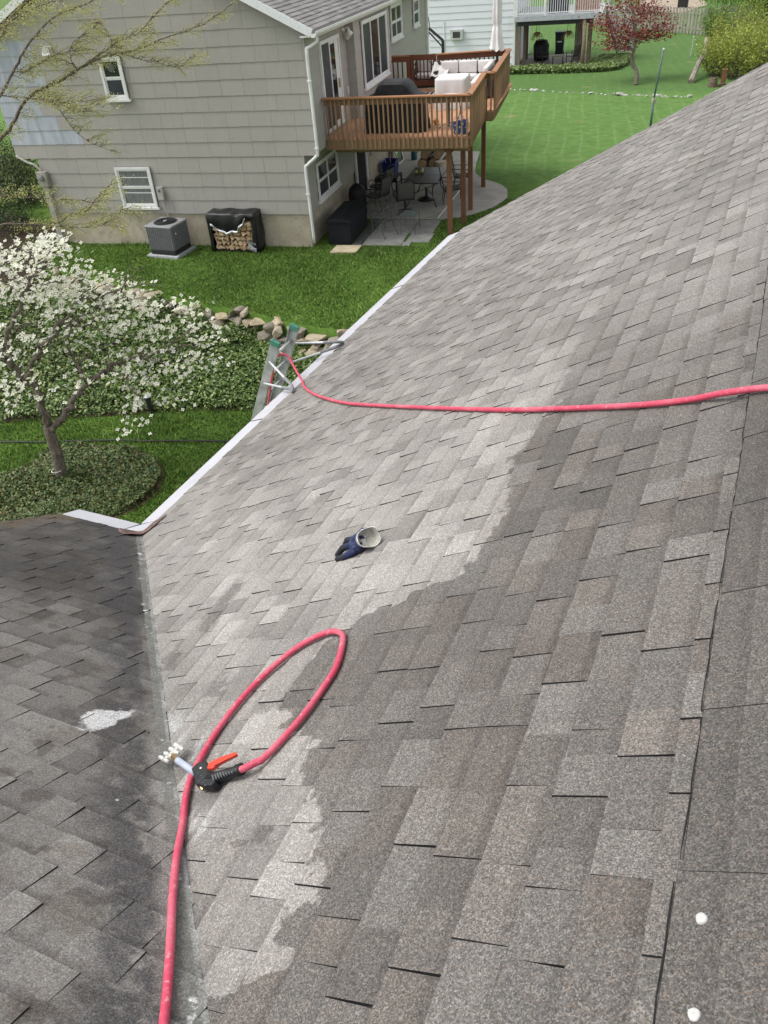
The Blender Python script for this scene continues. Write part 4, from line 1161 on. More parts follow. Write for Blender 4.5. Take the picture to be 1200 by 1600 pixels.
m = MB(); m.lathe([(.31, .846), (.31, .852), (.29, .856), (.02, .858)], (0, 0, 0), 28); m.build('fan_opening', M_acd, lid)
for r in (.07, .12, .17, .22, .27, .305):
    m = MB(); m.tube([(r * math.cos(a * math.pi / 12), r * math.sin(a * math.pi / 12), .868) for a in range(24)], .005, 5, closed=True); m.build('fan_guard', M_acd, lid)
m = MB(); m.lathe([(.06, .856), (.05, .885), (.01, .888)], (0, 0, 0), 12); m.build('fan_hub', M_acl, lid)
m = MB(); m.lathe([(.022, 0), (.022, .012), (.005, .014)], (0, 0, 0), 10, 'x'); b_ = m.build('badge', M_trim, ac); b_.location = (.42, -.22, .62)

M_log = []
for i, c in enumerate(((.60, .45, .28), (.50, .35, .21), (.40, .28, .17))):
    M_log.append(mat_simple('split_wood_%d' % i, c, .85, .22, 14, bump=.3))
M_bark = mat_simple('bark', (.11, .08, .055), .95, .35, 14, bump=.6)
fw = hthing('firewood_stack', 'stack of split firewood in a low rack by the gable wall', 'firewood', -2.05, -.28)
m = MB()
for xx in (-.64, .64):
    for yy in (-.17, .17): m.bar((xx, yy, 0), (xx, yy, 1.0), .03, .03)
for yy in (-.17, .17): m.bar((-.64, yy, .06), (.64, yy, .06), .03, .03)
m.build('rack', M_acd, fw)
zz = .08; row = 0
while zz < .82:
    xx = -.61 + random.uniform(0, .06); hmax = random.uniform(.115, .15)
    while xx < .56:
        w = random.uniform(.09, .19); h = hmax * random.uniform(.8, 1.1)
        if xx + w > .62: w = .62 - xx
        k = random.choice((3, 3, 4, 5)); cx, cz = xx + w / 2, zz + h / 2
        a0 = random.uniform(0, 6.28)
        poly = []
        for j in range(k):
            a = a0 + 2 * math.pi * j / k + random.uniform(-.3, .3)
            poly.append((cx + w * .60 * math.cos(a), cz + h * .62 * math.sin(a)))
        m = MB(); f_ = -.20 + random.uniform(-.045, .03)
        m.extrude([(x, f_, z) for x, z in poly], (0, .40, 0), 0)
        m.build('log', random.choice(M_log), fw)
        xx += w * .97
    zz += hmax * .97; row += 1
cv = hthing('firewood_cover', 'black tarp cover with silver lining draped over the firewood stack', 'tarp', -2.05, -.28)
M_tarp = mat_simple('black_tarp', (.013, .013, .015), .38, .3, 6, bump=.5, bscale=9)
M_silv = mat_simple('silver_lining', (.62, .64, .66), .35, .15, 20, metal=.4, bump=.5, bscale=30)
m = MB()
def top_(u, v):
    x = -.69 + 1.38 * u; y = -.24 + .48 * v
    return (x, y, 1.035 + .02 * math.sin(u * 13) * math.sin(v * 5) - .05 * math.exp(-((u - .62) / .06) ** 2) * (1 - v))
m.grid(top_, 24, 6)
m.grid(lambda u, v: (-.69 - .015 * math.sin(v * 9), -.24 + .48 * u, 1.035 - v * 1.0), 6, 10)
m.grid(lambda u, v: (.69 + .02 * math.sin(v * 7 + u * 4), -.24 + .48 * u, 1.035 - v * 1.0), 6, 10)
m.grid(lambda u, v: (-.69 + 1.38 * u, .24, 1.035 - v * 1.0), 6, 6)
def flap(u):
    return .10 + .44 * (1 - abs(2 * u - .92) ** 1.6 * .9) if u < .78 else .10 + .10
def front(u, v):
    x = -.69 + 1.38 * u; d = max(.06, .13 + .37 * math.sin(min(1, u / .80) * math.pi) ** .75) if u < .80 else .13
    zt = 1.035 - .05 * math.exp(-((u - .62) / .06) ** 2)
    return (x, -.245 - .035 * v * math.sin(u * 21) * .6 - .03 * math.sin(v * math.pi), zt - v * d)
m.grid(front, 40, 8)
m.grid(lambda u, v: (-.69 + .13 * u * (1 - .35 * v), -.248, 1.0 - v * .96), 3, 8)
m.grid(lambda u, v: (.69 - .15 * u * (1 - .2 * v) + .03 * math.sin(v * 6), -.252, 1.0 - v * .97), 3, 8)
o = m.build('tarp', M_tarp, cv, smooth=True, fix=False); o.modifiers.new('s', 'SOLIDIFY').thickness = .006
m = MB()
def lining(u, v):
    uu = .08 + .78 * u
    p = front(min(uu, .795), 1.0)
    return (p[0] + (.02 * math.sin(u * 40)), p[1] - .02 - .035 * math.sin(v * 3.0) - .012 * math.sin(u * 33), p[2] - .03 + .075 * v + .018 * math.sin(u * 27) )
m.grid(lining, 44, 4); o = m.build('folded_lining', M_silv, cv, smooth=True, fix=False); o.modifiers.new('s', 'SOLIDIFY').thickness = .005
m = MB(); m.grid(lambda u, v: (.40 + .22 * u, -.258 - .02 * math.sin(v * 8), .10 + .26 * v - .08 * u), 6, 6); m.build('clear_flap', mat_simple('grey_plastic', (.30, .30, .31), .3, .4, 12), cv, smooth=True)

# ------------------------------------------------------------------ things on the deck
gr = hthing('covered_grill', 'barbecue grill under a black fitted cover on the deck', 'grill', 2.08, 1.72, DZ)
t = NT('black_grill_cover'); P = t.obj(); t.color(t.ramp(t.noise(P, 5, 4), [(.3, (.007, .007, .008)), (.7, (.020, .020, .022))])); t.rough(.55, .3); t.bump(t.noise(t.scale(P, (5, 5, 1.6)), 2.5, 4, .6), .7, .06); M_gcov = t.m
prof = [(-.80, .02), (-.78, .40), (-.75, .80), (-.52, .90), (-.40, 1.10), (-.30, 1.17), (.30, 1.17), (.40, 1.10), (.54, .90), (.75, .80), (.78, .40), (.82, .02)]
m = MB(); ny_ = 12
def gprof(u):
    k = u * (len(prof) - 1); i = min(int(k), len(prof) - 2); f_ = k - i
    return (prof[i][0] * (1 - f_) + prof[i + 1][0] * f_, prof[i][1] * (1 - f_) + prof[i + 1][1] * f_)
def gfn(u, v):
    x, z = gprof(u); y = -.38 + .76 * v
    k = 1 - .06 * (abs(2 * v - 1) ** 6)
    fl_ = .03 * math.sin(x * 17 + v * 9) * (1 - z / 1.17)
    return (x * (1 + (.05 if z < .3 else 0) * math.sin(v * 12)) * k, y + fl_, z * (1 - .05 * abs(2 * v - 1) ** 4))
m.grid(gfn, 44, ny_)
for v in (0, 1):
    m.grid(lambda u, w: (lambda a: (a[0], a[1] + (.04 * math.sin(a[0] * 14) * (1 - w)) * (1 if v else -1) + (0.05 if v else -.05) * (1 - w), a[2] * w + .02 * (1 - w)))(gfn(u, v)), 44, 8)
m.build('cover', M_gcov, gr, smooth=True)
M_cloth = mat_simple('white_cloth', (.70, .69, .68), .85, .05, 3, bump=.5, bscale=6)
def draped(name, label, cat, x, y, z, w, d, h, mt, rz=0):
    o = hthing(name, label, cat, x, y, z, rz); m = MB()
    n = 64; rings_ = []
    for (k, zf, fl_) in ((.2, 1.0, 0), (.92, 1.0, 0), (1.0, .985, 0), (1.02, .93, .2), (1.04, .6, .6), (1.07, .25, 1.), (1.09, .0, 1.2)):
        ring = []
        for j in range(n):
            a = 2 * math.pi * j / n; ca, sa = math.cos(a), math.sin(a)
            s = 1 / max(abs(ca), abs(sa)) ; s = min(s, 1.32)
            f_ = k * (1 + .025 * fl_ * math.sin(a * 9 + 1.3) + .02 * fl_ * math.sin(a * 5))
            ring.append((ca * s * w / 2 * f_, sa * s * d / 2 * f_, h * zf + (.015 * math.sin(a * 3) if zf < .3 else 0)))
        rings_.append(ring)
    V = [p for r in rings_ for p in r]
    fs = [(i * n + j, i * n + (j + 1) % n, (i + 1) * n + (j + 1) % n, (i + 1) * n + j) for i in range(len(rings_) - 1) for j in range(n)] + [tuple(range(n))]
    m._add(V, fs); m.build('cloth', mt, o, smooth=True); return o
draped('covered_table', 'table under a wrinkled white cover on the deck beside the sofa', 'table', 3.02, 4.62, DZ, .86, .92, .78, M_cloth)
M_wick = mat_simple('brown_wicker', (.045, .034, .028), .75, .3, 40, bump=.6, bscale=60)
M_cush = mat_simple('pale_cushion', (.66, .63, .61), .9, .05, 4, bump=.3, bscale=8)
def cushion(parent, x0, x1, y0, y1, z0, z1, rot=None):
    m = MB(); m.box(x0, x1, y0, y1, z0, z1); o = m.build('cushion', M_cush, parent, smooth=True, bevel=min(.05, (z1 - z0) * .4)); o.modifiers['bevel'].segments = 3
    return o
sf = hthing('corner_sofa', 'brown wicker corner sofa with pale cushions along the deck railing', 'sofa', 2.05, 6.1, DZ)
for (x0, x1, y0, y1, z0, z1) in ((0, 1.9, .75, 1.45, .05, .30), (0, 1.9, 1.32, 1.48, .30, .74), (1.28, 1.95, -.45, .74, .05, .30), (1.83, 1.97, -.45, 1.31, .30, .70), (-.04, .08, .75, 1.31, .30, .58)):
    m = MB(); m.box(x0, x1, y0, y1, z0, z1); m.build('wicker_frame', M_wick, sf)
for (a) in ((.10, .68, .72, 1.30, .30, .45), (.69, 1.27, .72, 1.30, .30, .45), (1.27, 1.80, .10, .70, .30, .45), (1.27, 1.80, -.44, .09, .30, .45), (1.28, 1.82, .72, 1.30, .30, .45), (.12, .66, 1.14, 1.31, .46, .80), (.68, 1.24, 1.14, 1.31, .46, .80), (1.27, 1.78, 1.14, 1.31, .46, .79), (1.66, 1.82, .10, .70, .46, .82), (1.66, 1.82, -.44, .08, .46, .82)):
    cushion(sf, *a)
th = MB(); th.grid(lambda u, v: (-.12 + .5 * u, .62 + .75 * v, .47 + .30 * v * (1 - .55 * u) + .02 * math.sin(u * 14)), 14, 10); th.build('throw_blanket', M_cush, sf, smooth=True)
lv = hthing('lounge_chair', 'brown wicker lounge chair with pale cushion behind the deck gate', 'chair', 1.35, 8.75, DZ - .15)
for a in ((-.4, .4, -.35, .35, .05, .30), (-.4, .4, .25, .38, .30, .72), (-.42, -.30, -.35, .25, .30, .55), (.30, .42, -.35, .25, .30, .55)):
    m = MB(); m.box(*a); m.build('wicker_frame', M_wick, lv)
cushion(lv, -.29, .29, -.35, .25, .30, .44); cushion(lv, -.29, .29, .12, .26, .45, .80)
um = hthing('patio_umbrella', 'closed white patio umbrella standing at the far corner of the deck', 'umbrella', 3.86, 7.5, DZ)
m = MB(); m.tube([(0, 0, 0), (0, 0, 3.2)], .022, 8); m.build('pole', M_wick, um)
m = MB(); n = 32; V = []; prf = [(.20, 1.02), (.175, 1.12), (.14, 1.35), (.115, 1.62), (.09, 1.66), (.115, 1.72), (.13, 2.0), (.11, 2.5), (.06, 3.0), (.02, 3.12)]
for r, z in prf:
    for j in range(n):
        a = 2 * math.pi * j / n; rr_ = r * (1 + .28 * math.cos(a * 6 + z)) ; V.append((rr_ * math.cos(a), rr_ * math.sin(a), z + .04 * math.cos(a * 6) * (1 if z < 1.1 else 0)))
m._add(V, [(i * n + j, i * n + (j + 1) % n, (i + 1) * n + (j + 1) % n, (i + 1) * n + j) for i in range(len(prf) - 1) for j in range(n)])
m.build('canopy', M_cloth, um, smooth=True)
m = MB(); m.lathe([(.25, 0), (.25, .06), (.05, .10), (.04, .3)], (0, 0, 0), 16); m.build('base', M_acd, um)
t = NT('striped_rug'); P = t.obj(); s_ = t.sep(P)
t.color(t.mix(t.math('GREATER_THAN', t.math('SINE', t.math('MULTIPLY', s_[0], 44.)), .1), (.025, .03, .06), (.55, .55, .55))); t.rough(.95, .1); M_rug = t.m
rg = hthing('striped_rug', 'navy and white striped rug on the deck boards', 'rug', 2.15, 6.0, DZ); m = MB(); m.box(-.55, .55, -.9, .9, .004, .014); m.build('rug', M_rug, rg)
# small table, folding stool, bag and toys near the front railing
bt = hthing('bistro_table', 'small round white topped table behind the front deck railing', 'table', 3.42, 1.85, DZ)
m = MB(); m.lathe([(.42, .70), (.44, .715), (.42, .73)], (0, 0, 0), 28); m.build('table_top', M_cloth, bt)
m = MB(); m.tube([(0, 0, .03), (0, 0, .70)], .035, 8); m.build('pedestal', M_acg, bt)
for k in range(4):
    a = k * math.pi / 2 + .4; m = MB(); m.tube([(0, 0, .12), (.16 * math.cos(a), .16 * math.sin(a), .07), (.27 * math.cos(a), .27 * math.sin(a), .012)], .014, 6); m.build('foot', M_acg, bt)
st = hthing('iron_stool', 'black iron folding stool on the deck by the side railing', 'stool', 3.75, 2.75, DZ)
for sx in (-.2, .2):
    m = MB(); m.tube([(sx, -.2, 0), (sx * .9, .2, .5)], .011, 6); m.build('leg', M_acd, st)
    m = MB(); m.tube([(sx, .2, 0), (sx * .9, -.2, .5)], .011, 6); m.build('leg', M_acd, st)
m = MB(); m.tube([(.22 * math.cos(a * .5236), .22 * math.sin(a * .5236), .5) for a in range(12)], .012, 6, closed=True); m.build('seat_ring', M_acd, st)
t = NT('blue_pattern'); P = t.obj(); t.color(t.mix(t.step(t.vor(P, 14, 'Distance'), .30, .38), (.55, .58, .62), (.03, .07, .22))); t.rough(.8); M_pat = t.m
bg_ = hthing('patterned_bag', 'blue and white patterned bag on the deck at the railing corner', 'bag', 3.84, 1.15, DZ)
m = MB(); m.grid(lambda u, v: ((.17 + .03 * v) * math.cos(u * 6.2832) * (1 + .06 * math.sin(u * 19)), (.13 + .02 * v) * math.sin(u * 6.2832), .005 + .28 * v + .02 * math.sin(u * 12)), 24, 6)
m.build('bag', M_pat, bg_, smooth=True)
for sx in (-1, 1):
    m = MB(); m.tube([(-.09, .1 * sx, .27), (-.06, .1 * sx, .38), (.06, .1 * sx, .38), (.09, .1 * sx, .27)], .01, 6); m.build('handle', M_pat, bg_)
for (x, y, r, c, lab) in ((.62, 1.50, .05, (.70, .62, .10), 'small yellow ball on the deck by the sliding door'), (3.0, 2.25, .08, (.62, .24, .06), 'orange ball on the deck beside the covered grill')):
    m = MB(); m.lathe([(max(.001, r * math.sin(k * math.pi / 8)), r - r * math.cos(k * math.pi / 8)) for k in range(9)], (0, 0, 0), 14)
    o = m.build('toy_ball', mat_simple('ball_%d' % int(r * 1000), c, .5), None, smooth=True); o.location = hw(x, y, DZ); tag(o, lab, 'ball')

# ------------------------------------------------------------------ things on the patio below the deck
bx = hthing('storage_box', 'black plastic storage box against the wall under the deck', 'storage box', .34, .22)
M_box = mat_simple('black_resin', (.011, .012, .016), .55, .15, 8, spec=.25)
m = MB(); m.box(.02, .66, .03, 1.72, .01, .58); m.build('box', M_box, bx, bevel=.012)
m = MB(); m.extrude([(0, 0, .58), (.70, 0, .58), (.70, 0, .63), (.36, 0, .69), (0, 0, .66)], (0, 1.76, 0)); lid_ = m.build('lid', M_box, bx, bevel=.012)
for k in range(9):
    m = MB(); y0 = .12 + k * .18; m.box(.60, .702, y0, y0 + .09, .632, .650); m.build('lid_rib', M_box, lid_)
m = MB(); m.box(.10, .58, .018, .03, .08, .50); m.build('end_panel', M_box, bx)
M_iron = mat_simple('black_iron', (.020, .020, .021), .45, .2, 20); M_sling = mat_simple('grey_sling', (.105, .10, .092), .8, .1, 90); M_grei = mat_simple('grey_iron', (.085, .083, .08), .55, .2, 30)
def pchair(label, x, y, rz, swivel=False, z=.025):
    o = hthing('patio_chair', label, 'chair', x, y, z, rz, 'dark sling patio chairs under the deck')
    m = MB(); m.grid(lambda u, v: (-.23 + .46 * u, -.25 + .48 * v, .42 - .03 * math.sin(v * 3.1) * 1.0 + .04 * (1 - v)), 6, 6); a = m.build('seat', M_sling, o, smooth=True); a.modifiers.new('s', 'SOLIDIFY').thickness = .012
    m = MB(); m.grid(lambda u, v: (-.23 + .46 * u, .22 + .14 * v + .04 * math.sin(v * 3.1), .42 + .52 * v), 6, 6); a = m.build('backrest', M_sling, o, smooth=True); a.modifiers.new('s', 'SOLIDIFY').thickness = .012
    for sx in (-.245, .245):
        m = MB(); m.tube(smooth_path([(sx, -.27, .43), (sx, .0, .40), (sx, .22, .42), (sx, .31, .70), (sx, .37, .97)], 4), .014, 6); m.build('frame', M_iron, o, smooth=True)
        m = MB(); m.tube(smooth_path([(sx, .29, .66), (sx * 1.1, .05, .65), (sx * 1.12, -.22, .63), (sx * 1.1, -.27, .50), (sx, -.25, .42)], 4), .013, 6); m.build('arm', M_iron, o, smooth=True)
        if not swivel:
            m = MB(); m.tube([(sx, -.25, .42), (sx, -.27, 0)], .013, 6); m.build('leg', M_iron, o)
            m = MB(); m.tube([(sx, .22, .42), (sx, .30, 0)], .013, 6); m.build('leg', M_iron, o)
    m = MB(); m.tube(smooth_path([(-.245, .37, .97), (-.12, .39, 1.03), (0, .39, 1.05), (.12, .39, 1.03), (.245, .37, .97)], 4), .014, 6)
    for k in range(5): m.tube([(-.18 + k * .09, .37, .94), (-.18 + k * .09 + (.03 if k % 2 else -.03), .39, 1.02)], .007, 5)
    m.build('crest', M_iron, o, smooth=True)
    if swivel:
        m = MB(); m.tube([(0, 0, .06), (0, 0, .40)], .03, 8); m.build('swivel_post', M_iron, o)
        for k in range(4):
            a = k * math.pi / 2 + .6; m = MB(); m.tube([(0, 0, .12), (.2 * math.cos(a), .2 * math.sin(a), .07), (.30 * math.cos(a), .30 * math.sin(a), .015)], .018, 6); m.build('foot', M_iron, o)
    return o
pchair('dark sling swivel chair with its back to the camera at the dining table', 1.86, 3.02, math.pi + .35, True)
pchair('dark sling chair nearest the storage box, facing right', .95, 3.35, -math.pi / 2 - .35)
pchair('dark sling chair beside the small slatted table, facing right', .80, 4.35, -math.pi / 2 - .3)
pchair('dark sling chair behind the first deck post', 3.05, 4.15, math.pi / 2 + .25)
pchair('dark sling chair at the far side of the dining table between deck posts', 3.12, 5.55, math.pi / 2 + .1)
tb = hthing('dining_table', 'black patio dining table with curved iron legs under the deck', 'table', 2.2, 4.4, .025)
M_tt = mat_simple('dark_table_top', (.035, .038, .046), .35, .15, 8)
for (x0, x1, y0, y1) in ((-.52, -.02, -.88, -.01), (.0, .52, -.88, -.01), (-.52, -.02, .01, .9), (.0, .52, .01, .9)):
    m = MB(); m.box(x0, x1, y0, y1, .70, .72); m.build('top_panel', M_tt, tb, bevel=.004)
m = MB(); m.box(-.022, .002, -.86, .88, .712, .7225); m.build('centre_strip', mat_simple('tan_strip', (.30, .26, .20), .6), tb)
m = MB(); m.tube([(-.52, -.88, .70), (.52, -.88, .70), (.52, .9, .70), (-.52, .9, .70)], .018, 6, closed=True); m.build('rim', M_iron, tb)
for sx in (-1, 1):
    for sy_ in (-1, 1):
        m = MB(); m.tube(smooth_path([(sx * .42, sy_ * .74, .70), (sx * .34, sy_ * .66, .50), (sx * .32, sy_ * .62, .30), (sx * .40, sy_ * .70, .10), (sx * .47, sy_ * .78, 0)], 4), .017, 6); m.build('leg', M_iron, tb, smooth=True)
m = MB(); m.tube([(-.33, -.63, .33), (.33, .63, .33)], .01, 6); m.tube([(.33, -.63, .33), (-.33, .63, .33)], .01, 6); m.build('stretcher', M_iron, tb)
ub = hthing('umbrella_base', 'round black umbrella base beneath the dining table', 'umbrella base', 2.2, 4.4, .025)
m = MB(); m.lathe([(.26, 0), (.26, .04), (.10, .09), (.04, .12), (.035, .36)], (0, 0, 0), 20); m.build('base', M_iron, ub, smooth=False)
for i, (x, y, c) in enumerate(((1.88, 4.55, (.55, .52, .12)), (2.03, 4.62, (.60, .56, .16)), (2.0, 4.82, (.62, .55, .45)), (1.86, 4.8, (.10, .09, .08)))):
    m = MB(); m.lathe([(max(.001, .055 * math.sin(k * math.pi / 8)), .045 - .045 * math.cos(k * math.pi / 8)) for k in range(9)], (0, 0, 0), 12)
    m.tube([(0, 0, .085), (.01, 0, .105)], .008, 5)
    o = m.build('gourd', mat_simple('gourd_%d' % i, c, .6, .2, 20), None, smooth=True); o.location = hw(x, y, .75)
    tag(o, ['left yellow gourd on the dining table', 'right yellow gourd on the dining table', 'pale gourd behind the yellow ones on the dining table', 'dark gourd at the back left on the dining table'][i], 'gourd', 'gourds on the dining table')
sm_ = hthing('slatted_table', 'low dark slatted side table near the blue bin', 'table', .80, 5.3, .025)
for k in range(7):
    m = MB(); xx = -.36 + k * .105; m.box(xx, xx + .085, -.36, .36, .46, .49); m.build('slat', M_iron, sm_)
for sx in (-.33, .33):
    for sy_ in (-.33, .33):
        m = MB(); m.box(sx - .025, sx + .025, sy_ - .025, sy_ + .025, 0, .459); m.build('leg', M_iron, sm_)
m = MB(); m.box(-.34, .34, -.36, -.34, .36, .459); m.build('apron', M_iron, sm_)
def iron_chair(label, x, y, rz):
    o = hthing('iron_chair', label, 'chair', x, y, .025, rz, 'grey wrought iron chairs on the flagstones')
    for k in range(5):
        xx = -.2 + k * .1; m = MB(); m.tube(smooth_path([(xx, -.24, .42), (xx, 0, .38), (xx, .2, .40), (xx * 1.05, .28, .62), (xx * 1.1, .36, .85)], 3), .008, 5); m.build('lattice_bar', M_grei, o, smooth=True)
    for (yy, zz_) in ((-.24, .42), (-.05, .385), (.12, .385), (.24, .52), (.30, .68), (.36, .85)):
        m = MB(); m.tube([(-.22, yy, zz_), (.22, yy, zz_)], .008, 5); m.build('cross_bar', M_grei, o)
    for sx in (-.23, .23):
        m = MB(); m.tube(smooth_path([(sx * .9, .31, .70), (sx * 1.2, .1, .66), (sx * 1.25, -.2, .62), (sx * 1.1, -.26, .52), (sx, -.24, .42)], 4), .011, 6); m.build('arm', M_grei, o, smooth=True)
        m = MB(); m.tube(smooth_path([(sx, -.24, .42), (sx * 1.05, -.20, .2), (sx * 1.1, -.30, 0)], 4), .011, 6); m.build('leg', M_grei, o, smooth=True)
        m = MB(); m.tube(smooth_path([(sx, .18, .40), (sx * 1.05, .16, .2), (sx * 1.1, .30, 0)], 4), .011, 6); m.build('leg', M_grei, o, smooth=True)
    return o
iron_chair('grey wrought iron chair in front, beside the glass table', 1.72, 1.05, math.pi * .5 + 2.6)
iron_chair('grey wrought iron chair behind the other one, nearer the house', 1.45, 1.85, math.pi * .5 + 2.2)
gt = hthing('glass_table', 'small glass topped metal side table on the flagstones', 'table', 2.38, 1.38, .02)
m = MB(); m.box(-.20, .20, -.29, .29, .485, .495); m.build('glass_top', glass_mat('table_glass', (.16, .20, .18), .6, .08), gt)
m = MB(); m.tube([(-.2, -.29, .49), (.2, -.29, .49), (.2, .29, .49), (-.2, .29, .49)], .011, 6, closed=True); m.build('rim', M_grei, gt)
for sx in (-.2, .2):
    for sy_ in (-.29, .29):
        m = MB(); m.tube([(sx, sy_, .49), (sx, sy_, 0)], .009, 6); m.build('leg', M_grei, gt)
bn = hthing('recycling_bin', 'blue plastic bin holding pale sticks by the wall under the deck', 'bin', .32, 7.4, .025)
M_blue = mat_simple('blue_plastic', (.010, .020, .16), .45, .15, 8)
m = MB(); z1 = .42
o4 = [(-.24, -.30), (.24, -.30), (.24, .30), (-.24, .30)]
V = [(x * .86, y * .88, 0) for x, y in o4] + [(x, y, z1) for x, y in o4] + [(x * .93, y * .94, z1) for x, y in o4] + [(x * .80, y * .84, .03) for x, y in o4]
m._add(V, [(0, 1, 2, 3)] + [(i, (i + 1) % 4, 4 + (i + 1) % 4, 4 + i) for i in range(4)] + [(4 + i, 4 + (i + 1) % 4, 8 + (i + 1) % 4, 8 + i) for i in range(4)] + [(8 + i, 8 + (i + 1) % 4, 12 + (i + 1) % 4, 12 + i) for i in range(4)] + [(12, 13, 14, 15)])
m.build('bin_body', M_blue, bn, bevel=.006)
m = MB(); m.tube([(-.255, -.315, .42), (.255, -.315, .42), (.255, .315, .42), (-.255, .315, .42)], .012, 6, closed=True); m.build('bin_rim', M_blue, bn)
for i, (a, b) in enumerate((((-.05, .1, .1), (-.12, -.28, .62)), ((.02, -.1, .1), (.02, .05, .66)), ((.1, .1, .1), (.20, .25, .55)))):
    m = MB(); m.tube([hw(.32 + a[0], 7.4 + a[1], a[2]), hw(.32 + b[0], 7.4 + b[1], b[2])], .012, 6)
    tag(m.build('wooden_stick', mat_simple('pale_stick', (.42, .40, .37), .7) if i == 0 else bpy.data.materials['pale_stick'], None), ['pale stick leaning left out of the blue bin', 'pale stick standing upright in the blue bin', 'pale stick leaning right in the blue bin'][i], 'stick', 'sticks in the blue bin')
logs = [((1.30, 8.35, .17), .17, .40), ((1.62, 8.40, .16), .16, .36), ((1.42, 8.45, .46), .16, .42), ((1.78, 8.62, .40), .15, .40), ((2.05, 8.55, .15), .15, .38)]
ll = ['thick log at the lower left of the pile by the dining table', 'middle thick log at the bottom of the pile by the dining table', 'thick log lying on top at the left of the log pile', 'thick log lying on top at the right of the log pile', 'thick log at the lower right of the pile by the dining table']
for ((x, y, z), r, ln), lb in zip(logs, ll):
    o = hthing('cut_log', lb, 'log', x, y, z + .02, random.uniform(-.15, .15), 'cut logs piled on the patio')
    m = MB(); m.lathe([(r * .96, -ln), (r, -ln * .9), (r * 1.02, 0), (r, ln * .9), (r * .96, ln)], (0, 0, 0), 14, 'y'); m.build('bark', M_bark, o)
    m = MB(); m.lathe([(r * .9, -ln - .006), (r * .5, -ln - .008), (.01, -ln - .006)], (0, 0, 0), 14, 'y'); m.build('cut_face', M_log[1], o)
o = hthing('tree_stump_round', 'pale flat wood round lying before the log pile', 'log', 1.98, 7.85, .025)
m = MB(); m.lathe([(.20, 0), (.21, .10), (.19, .28), (.02, .29)], (0, 0, 0), 16); m.build('round', mat_simple('pale_wood', (.50, .42, .33), .85), o)
lb_ = hthing('old_window', 'old white window frame leaning against the wall under the deck', 'frame', .30, 9.0, .025)
for (a, b) in (((.02, -.35, 0), (-.20, -.35, .75)), ((.02, .35, 0), (-.20, .35, .75)), ((.02, -.35, 0), (.02, .35, 0)), ((-.20, -.35, .75), (-.20, .35, .75)), ((-.09, -.35, .37), (-.09, .35, .37))):
    m = MB(); m.bar(a, b, .06, .04); m.build('frame_bar', M_trim, lb_)
m = MB(); m._add([(.0, -.33, .02), (.0, .33, .02), (-.19, .33, .73), (-.19, -.33, .73)], [(0, 1, 2, 3)]); o = m.build('pane', M_glass, lb_); o.modifiers.new('s', 'SOLIDIFY').thickness = .006
jg = hthing('water_jug', 'teal plastic jug on the patio beside the leaning frame', 'jug', .72, 9.3, .025)
m = MB(); m.lathe([(.10, 0), (.11, .03), (.11, .26), (.06, .33), (.05, .37)], (0, 0, 0), 14); m.build('jug_body', mat_simple('teal_plastic', (.03, .14, .14), .4), jg, smooth=True)
m = MB(); m.tube([(.06, 0, .33), (.13, 0, .31), (.13, 0, .22), (.105, 0, .2)], .012, 6); m.build('handle', bpy.data.materials['teal_plastic'], jg)
bb = hthing('covered_kettle_grill', 'small black covered kettle grill by the dark doorway', 'grill', .42, 3.05, .02)
m = MB(); m.lathe([(.26, .02), (.25, .3), (.27, .55), (.22, .72), (.10, .82), (.02, .84)], (0, 0, 0), 18); m.build('cover', M_gcov, bb, smooth=True)
for k in range(3):
    a = k * 2.1; m = MB(); m.tube([(.2 * math.cos(a), .2 * math.sin(a), .1), (.25 * math.cos(a), .25 * math.sin(a), 0)], .015, 6); m.build('leg', M_iron, bb)

# ------------------------------------------------------------------ white house across the yard
Z2 = -.99; Y2 = 35.66
wh = hthing('white_house', 'white shingle sided house across the back yard', 'house', 0, 0)
t = NT('white_siding'); P = t.obj()
gv = t.n('ShaderNodeTexWave', wave_type='BANDS', bands_direction='X'); t.l(P, gv.inputs['Vector']); gv.inputs['Scale'].default_value = 4.2; gv.inputs['Distortion'].default_value = .6
c = t.mix(t.math('MULTIPLY', t.step(gv.outputs['Fac'], .90, .99), .25), (.74, .75, .80), (.55, .57, .62))
c = t.mix(t.math('MULTIPLY', t.step(t.noise(t.scale(P, (6, 6, 1)), 1.5, 3), .5, .7), .25), c, (.66, .69, .72)); t.color(c); t.rough(.7, .3); M_wsid = t.m
m = MB(); m.box(-9., 1.10, Y2, Y2 + 9, Z2 - .3, 5.6); w2 = m.build('wall', M_wsid, wh)
for i in range(16):
    z0 = Z2 - .02 + i * .352
    xa = -9.
    while xa < 1.1:
        wd = 1.22; xb = min(xa + wd, 1.10)
        m = MB(); m._add([(xa, Y2 - .042, z0), (xb - .004, Y2 - .042, z0), (xb - .004, Y2 - .008, z0 + .357), (xa, Y2 - .008, z0 + .357), (xa, Y2, z0), (xb - .004, Y2, z0)], [(0, 1, 2, 3), (0, 4, 5, 1)])
        if xa > -5.2: m.build('siding_panel', M_wsid, w2)
        xa = xb
m = MB(); m.box(1.0, 1.14, Y2 - .05, Y2 + .08, Z2 - .1, 5.6); m.build('corner_board', M_trim, wh)
m = MB(); m.bar((-3.2, Y2 - .05, Z2 + .2), (-3.2, Y2 - .05, 1.75), .05, .04); m.build('conduit', M_trim, wh)
m = MB(); m.box(-2.78, -2.03, Y2 - .30, Y2 - .03, .76, 1.28); aw = m.build('window_air_conditioner', mat_simple('ac_cream', (.50, .51, .48), .6), wh)
m = MB(); m.box(-2.62, -2.18, Y2 - .306, Y2 - .30, .86, 1.18); gg = m.build('grille', M_acd, aw)
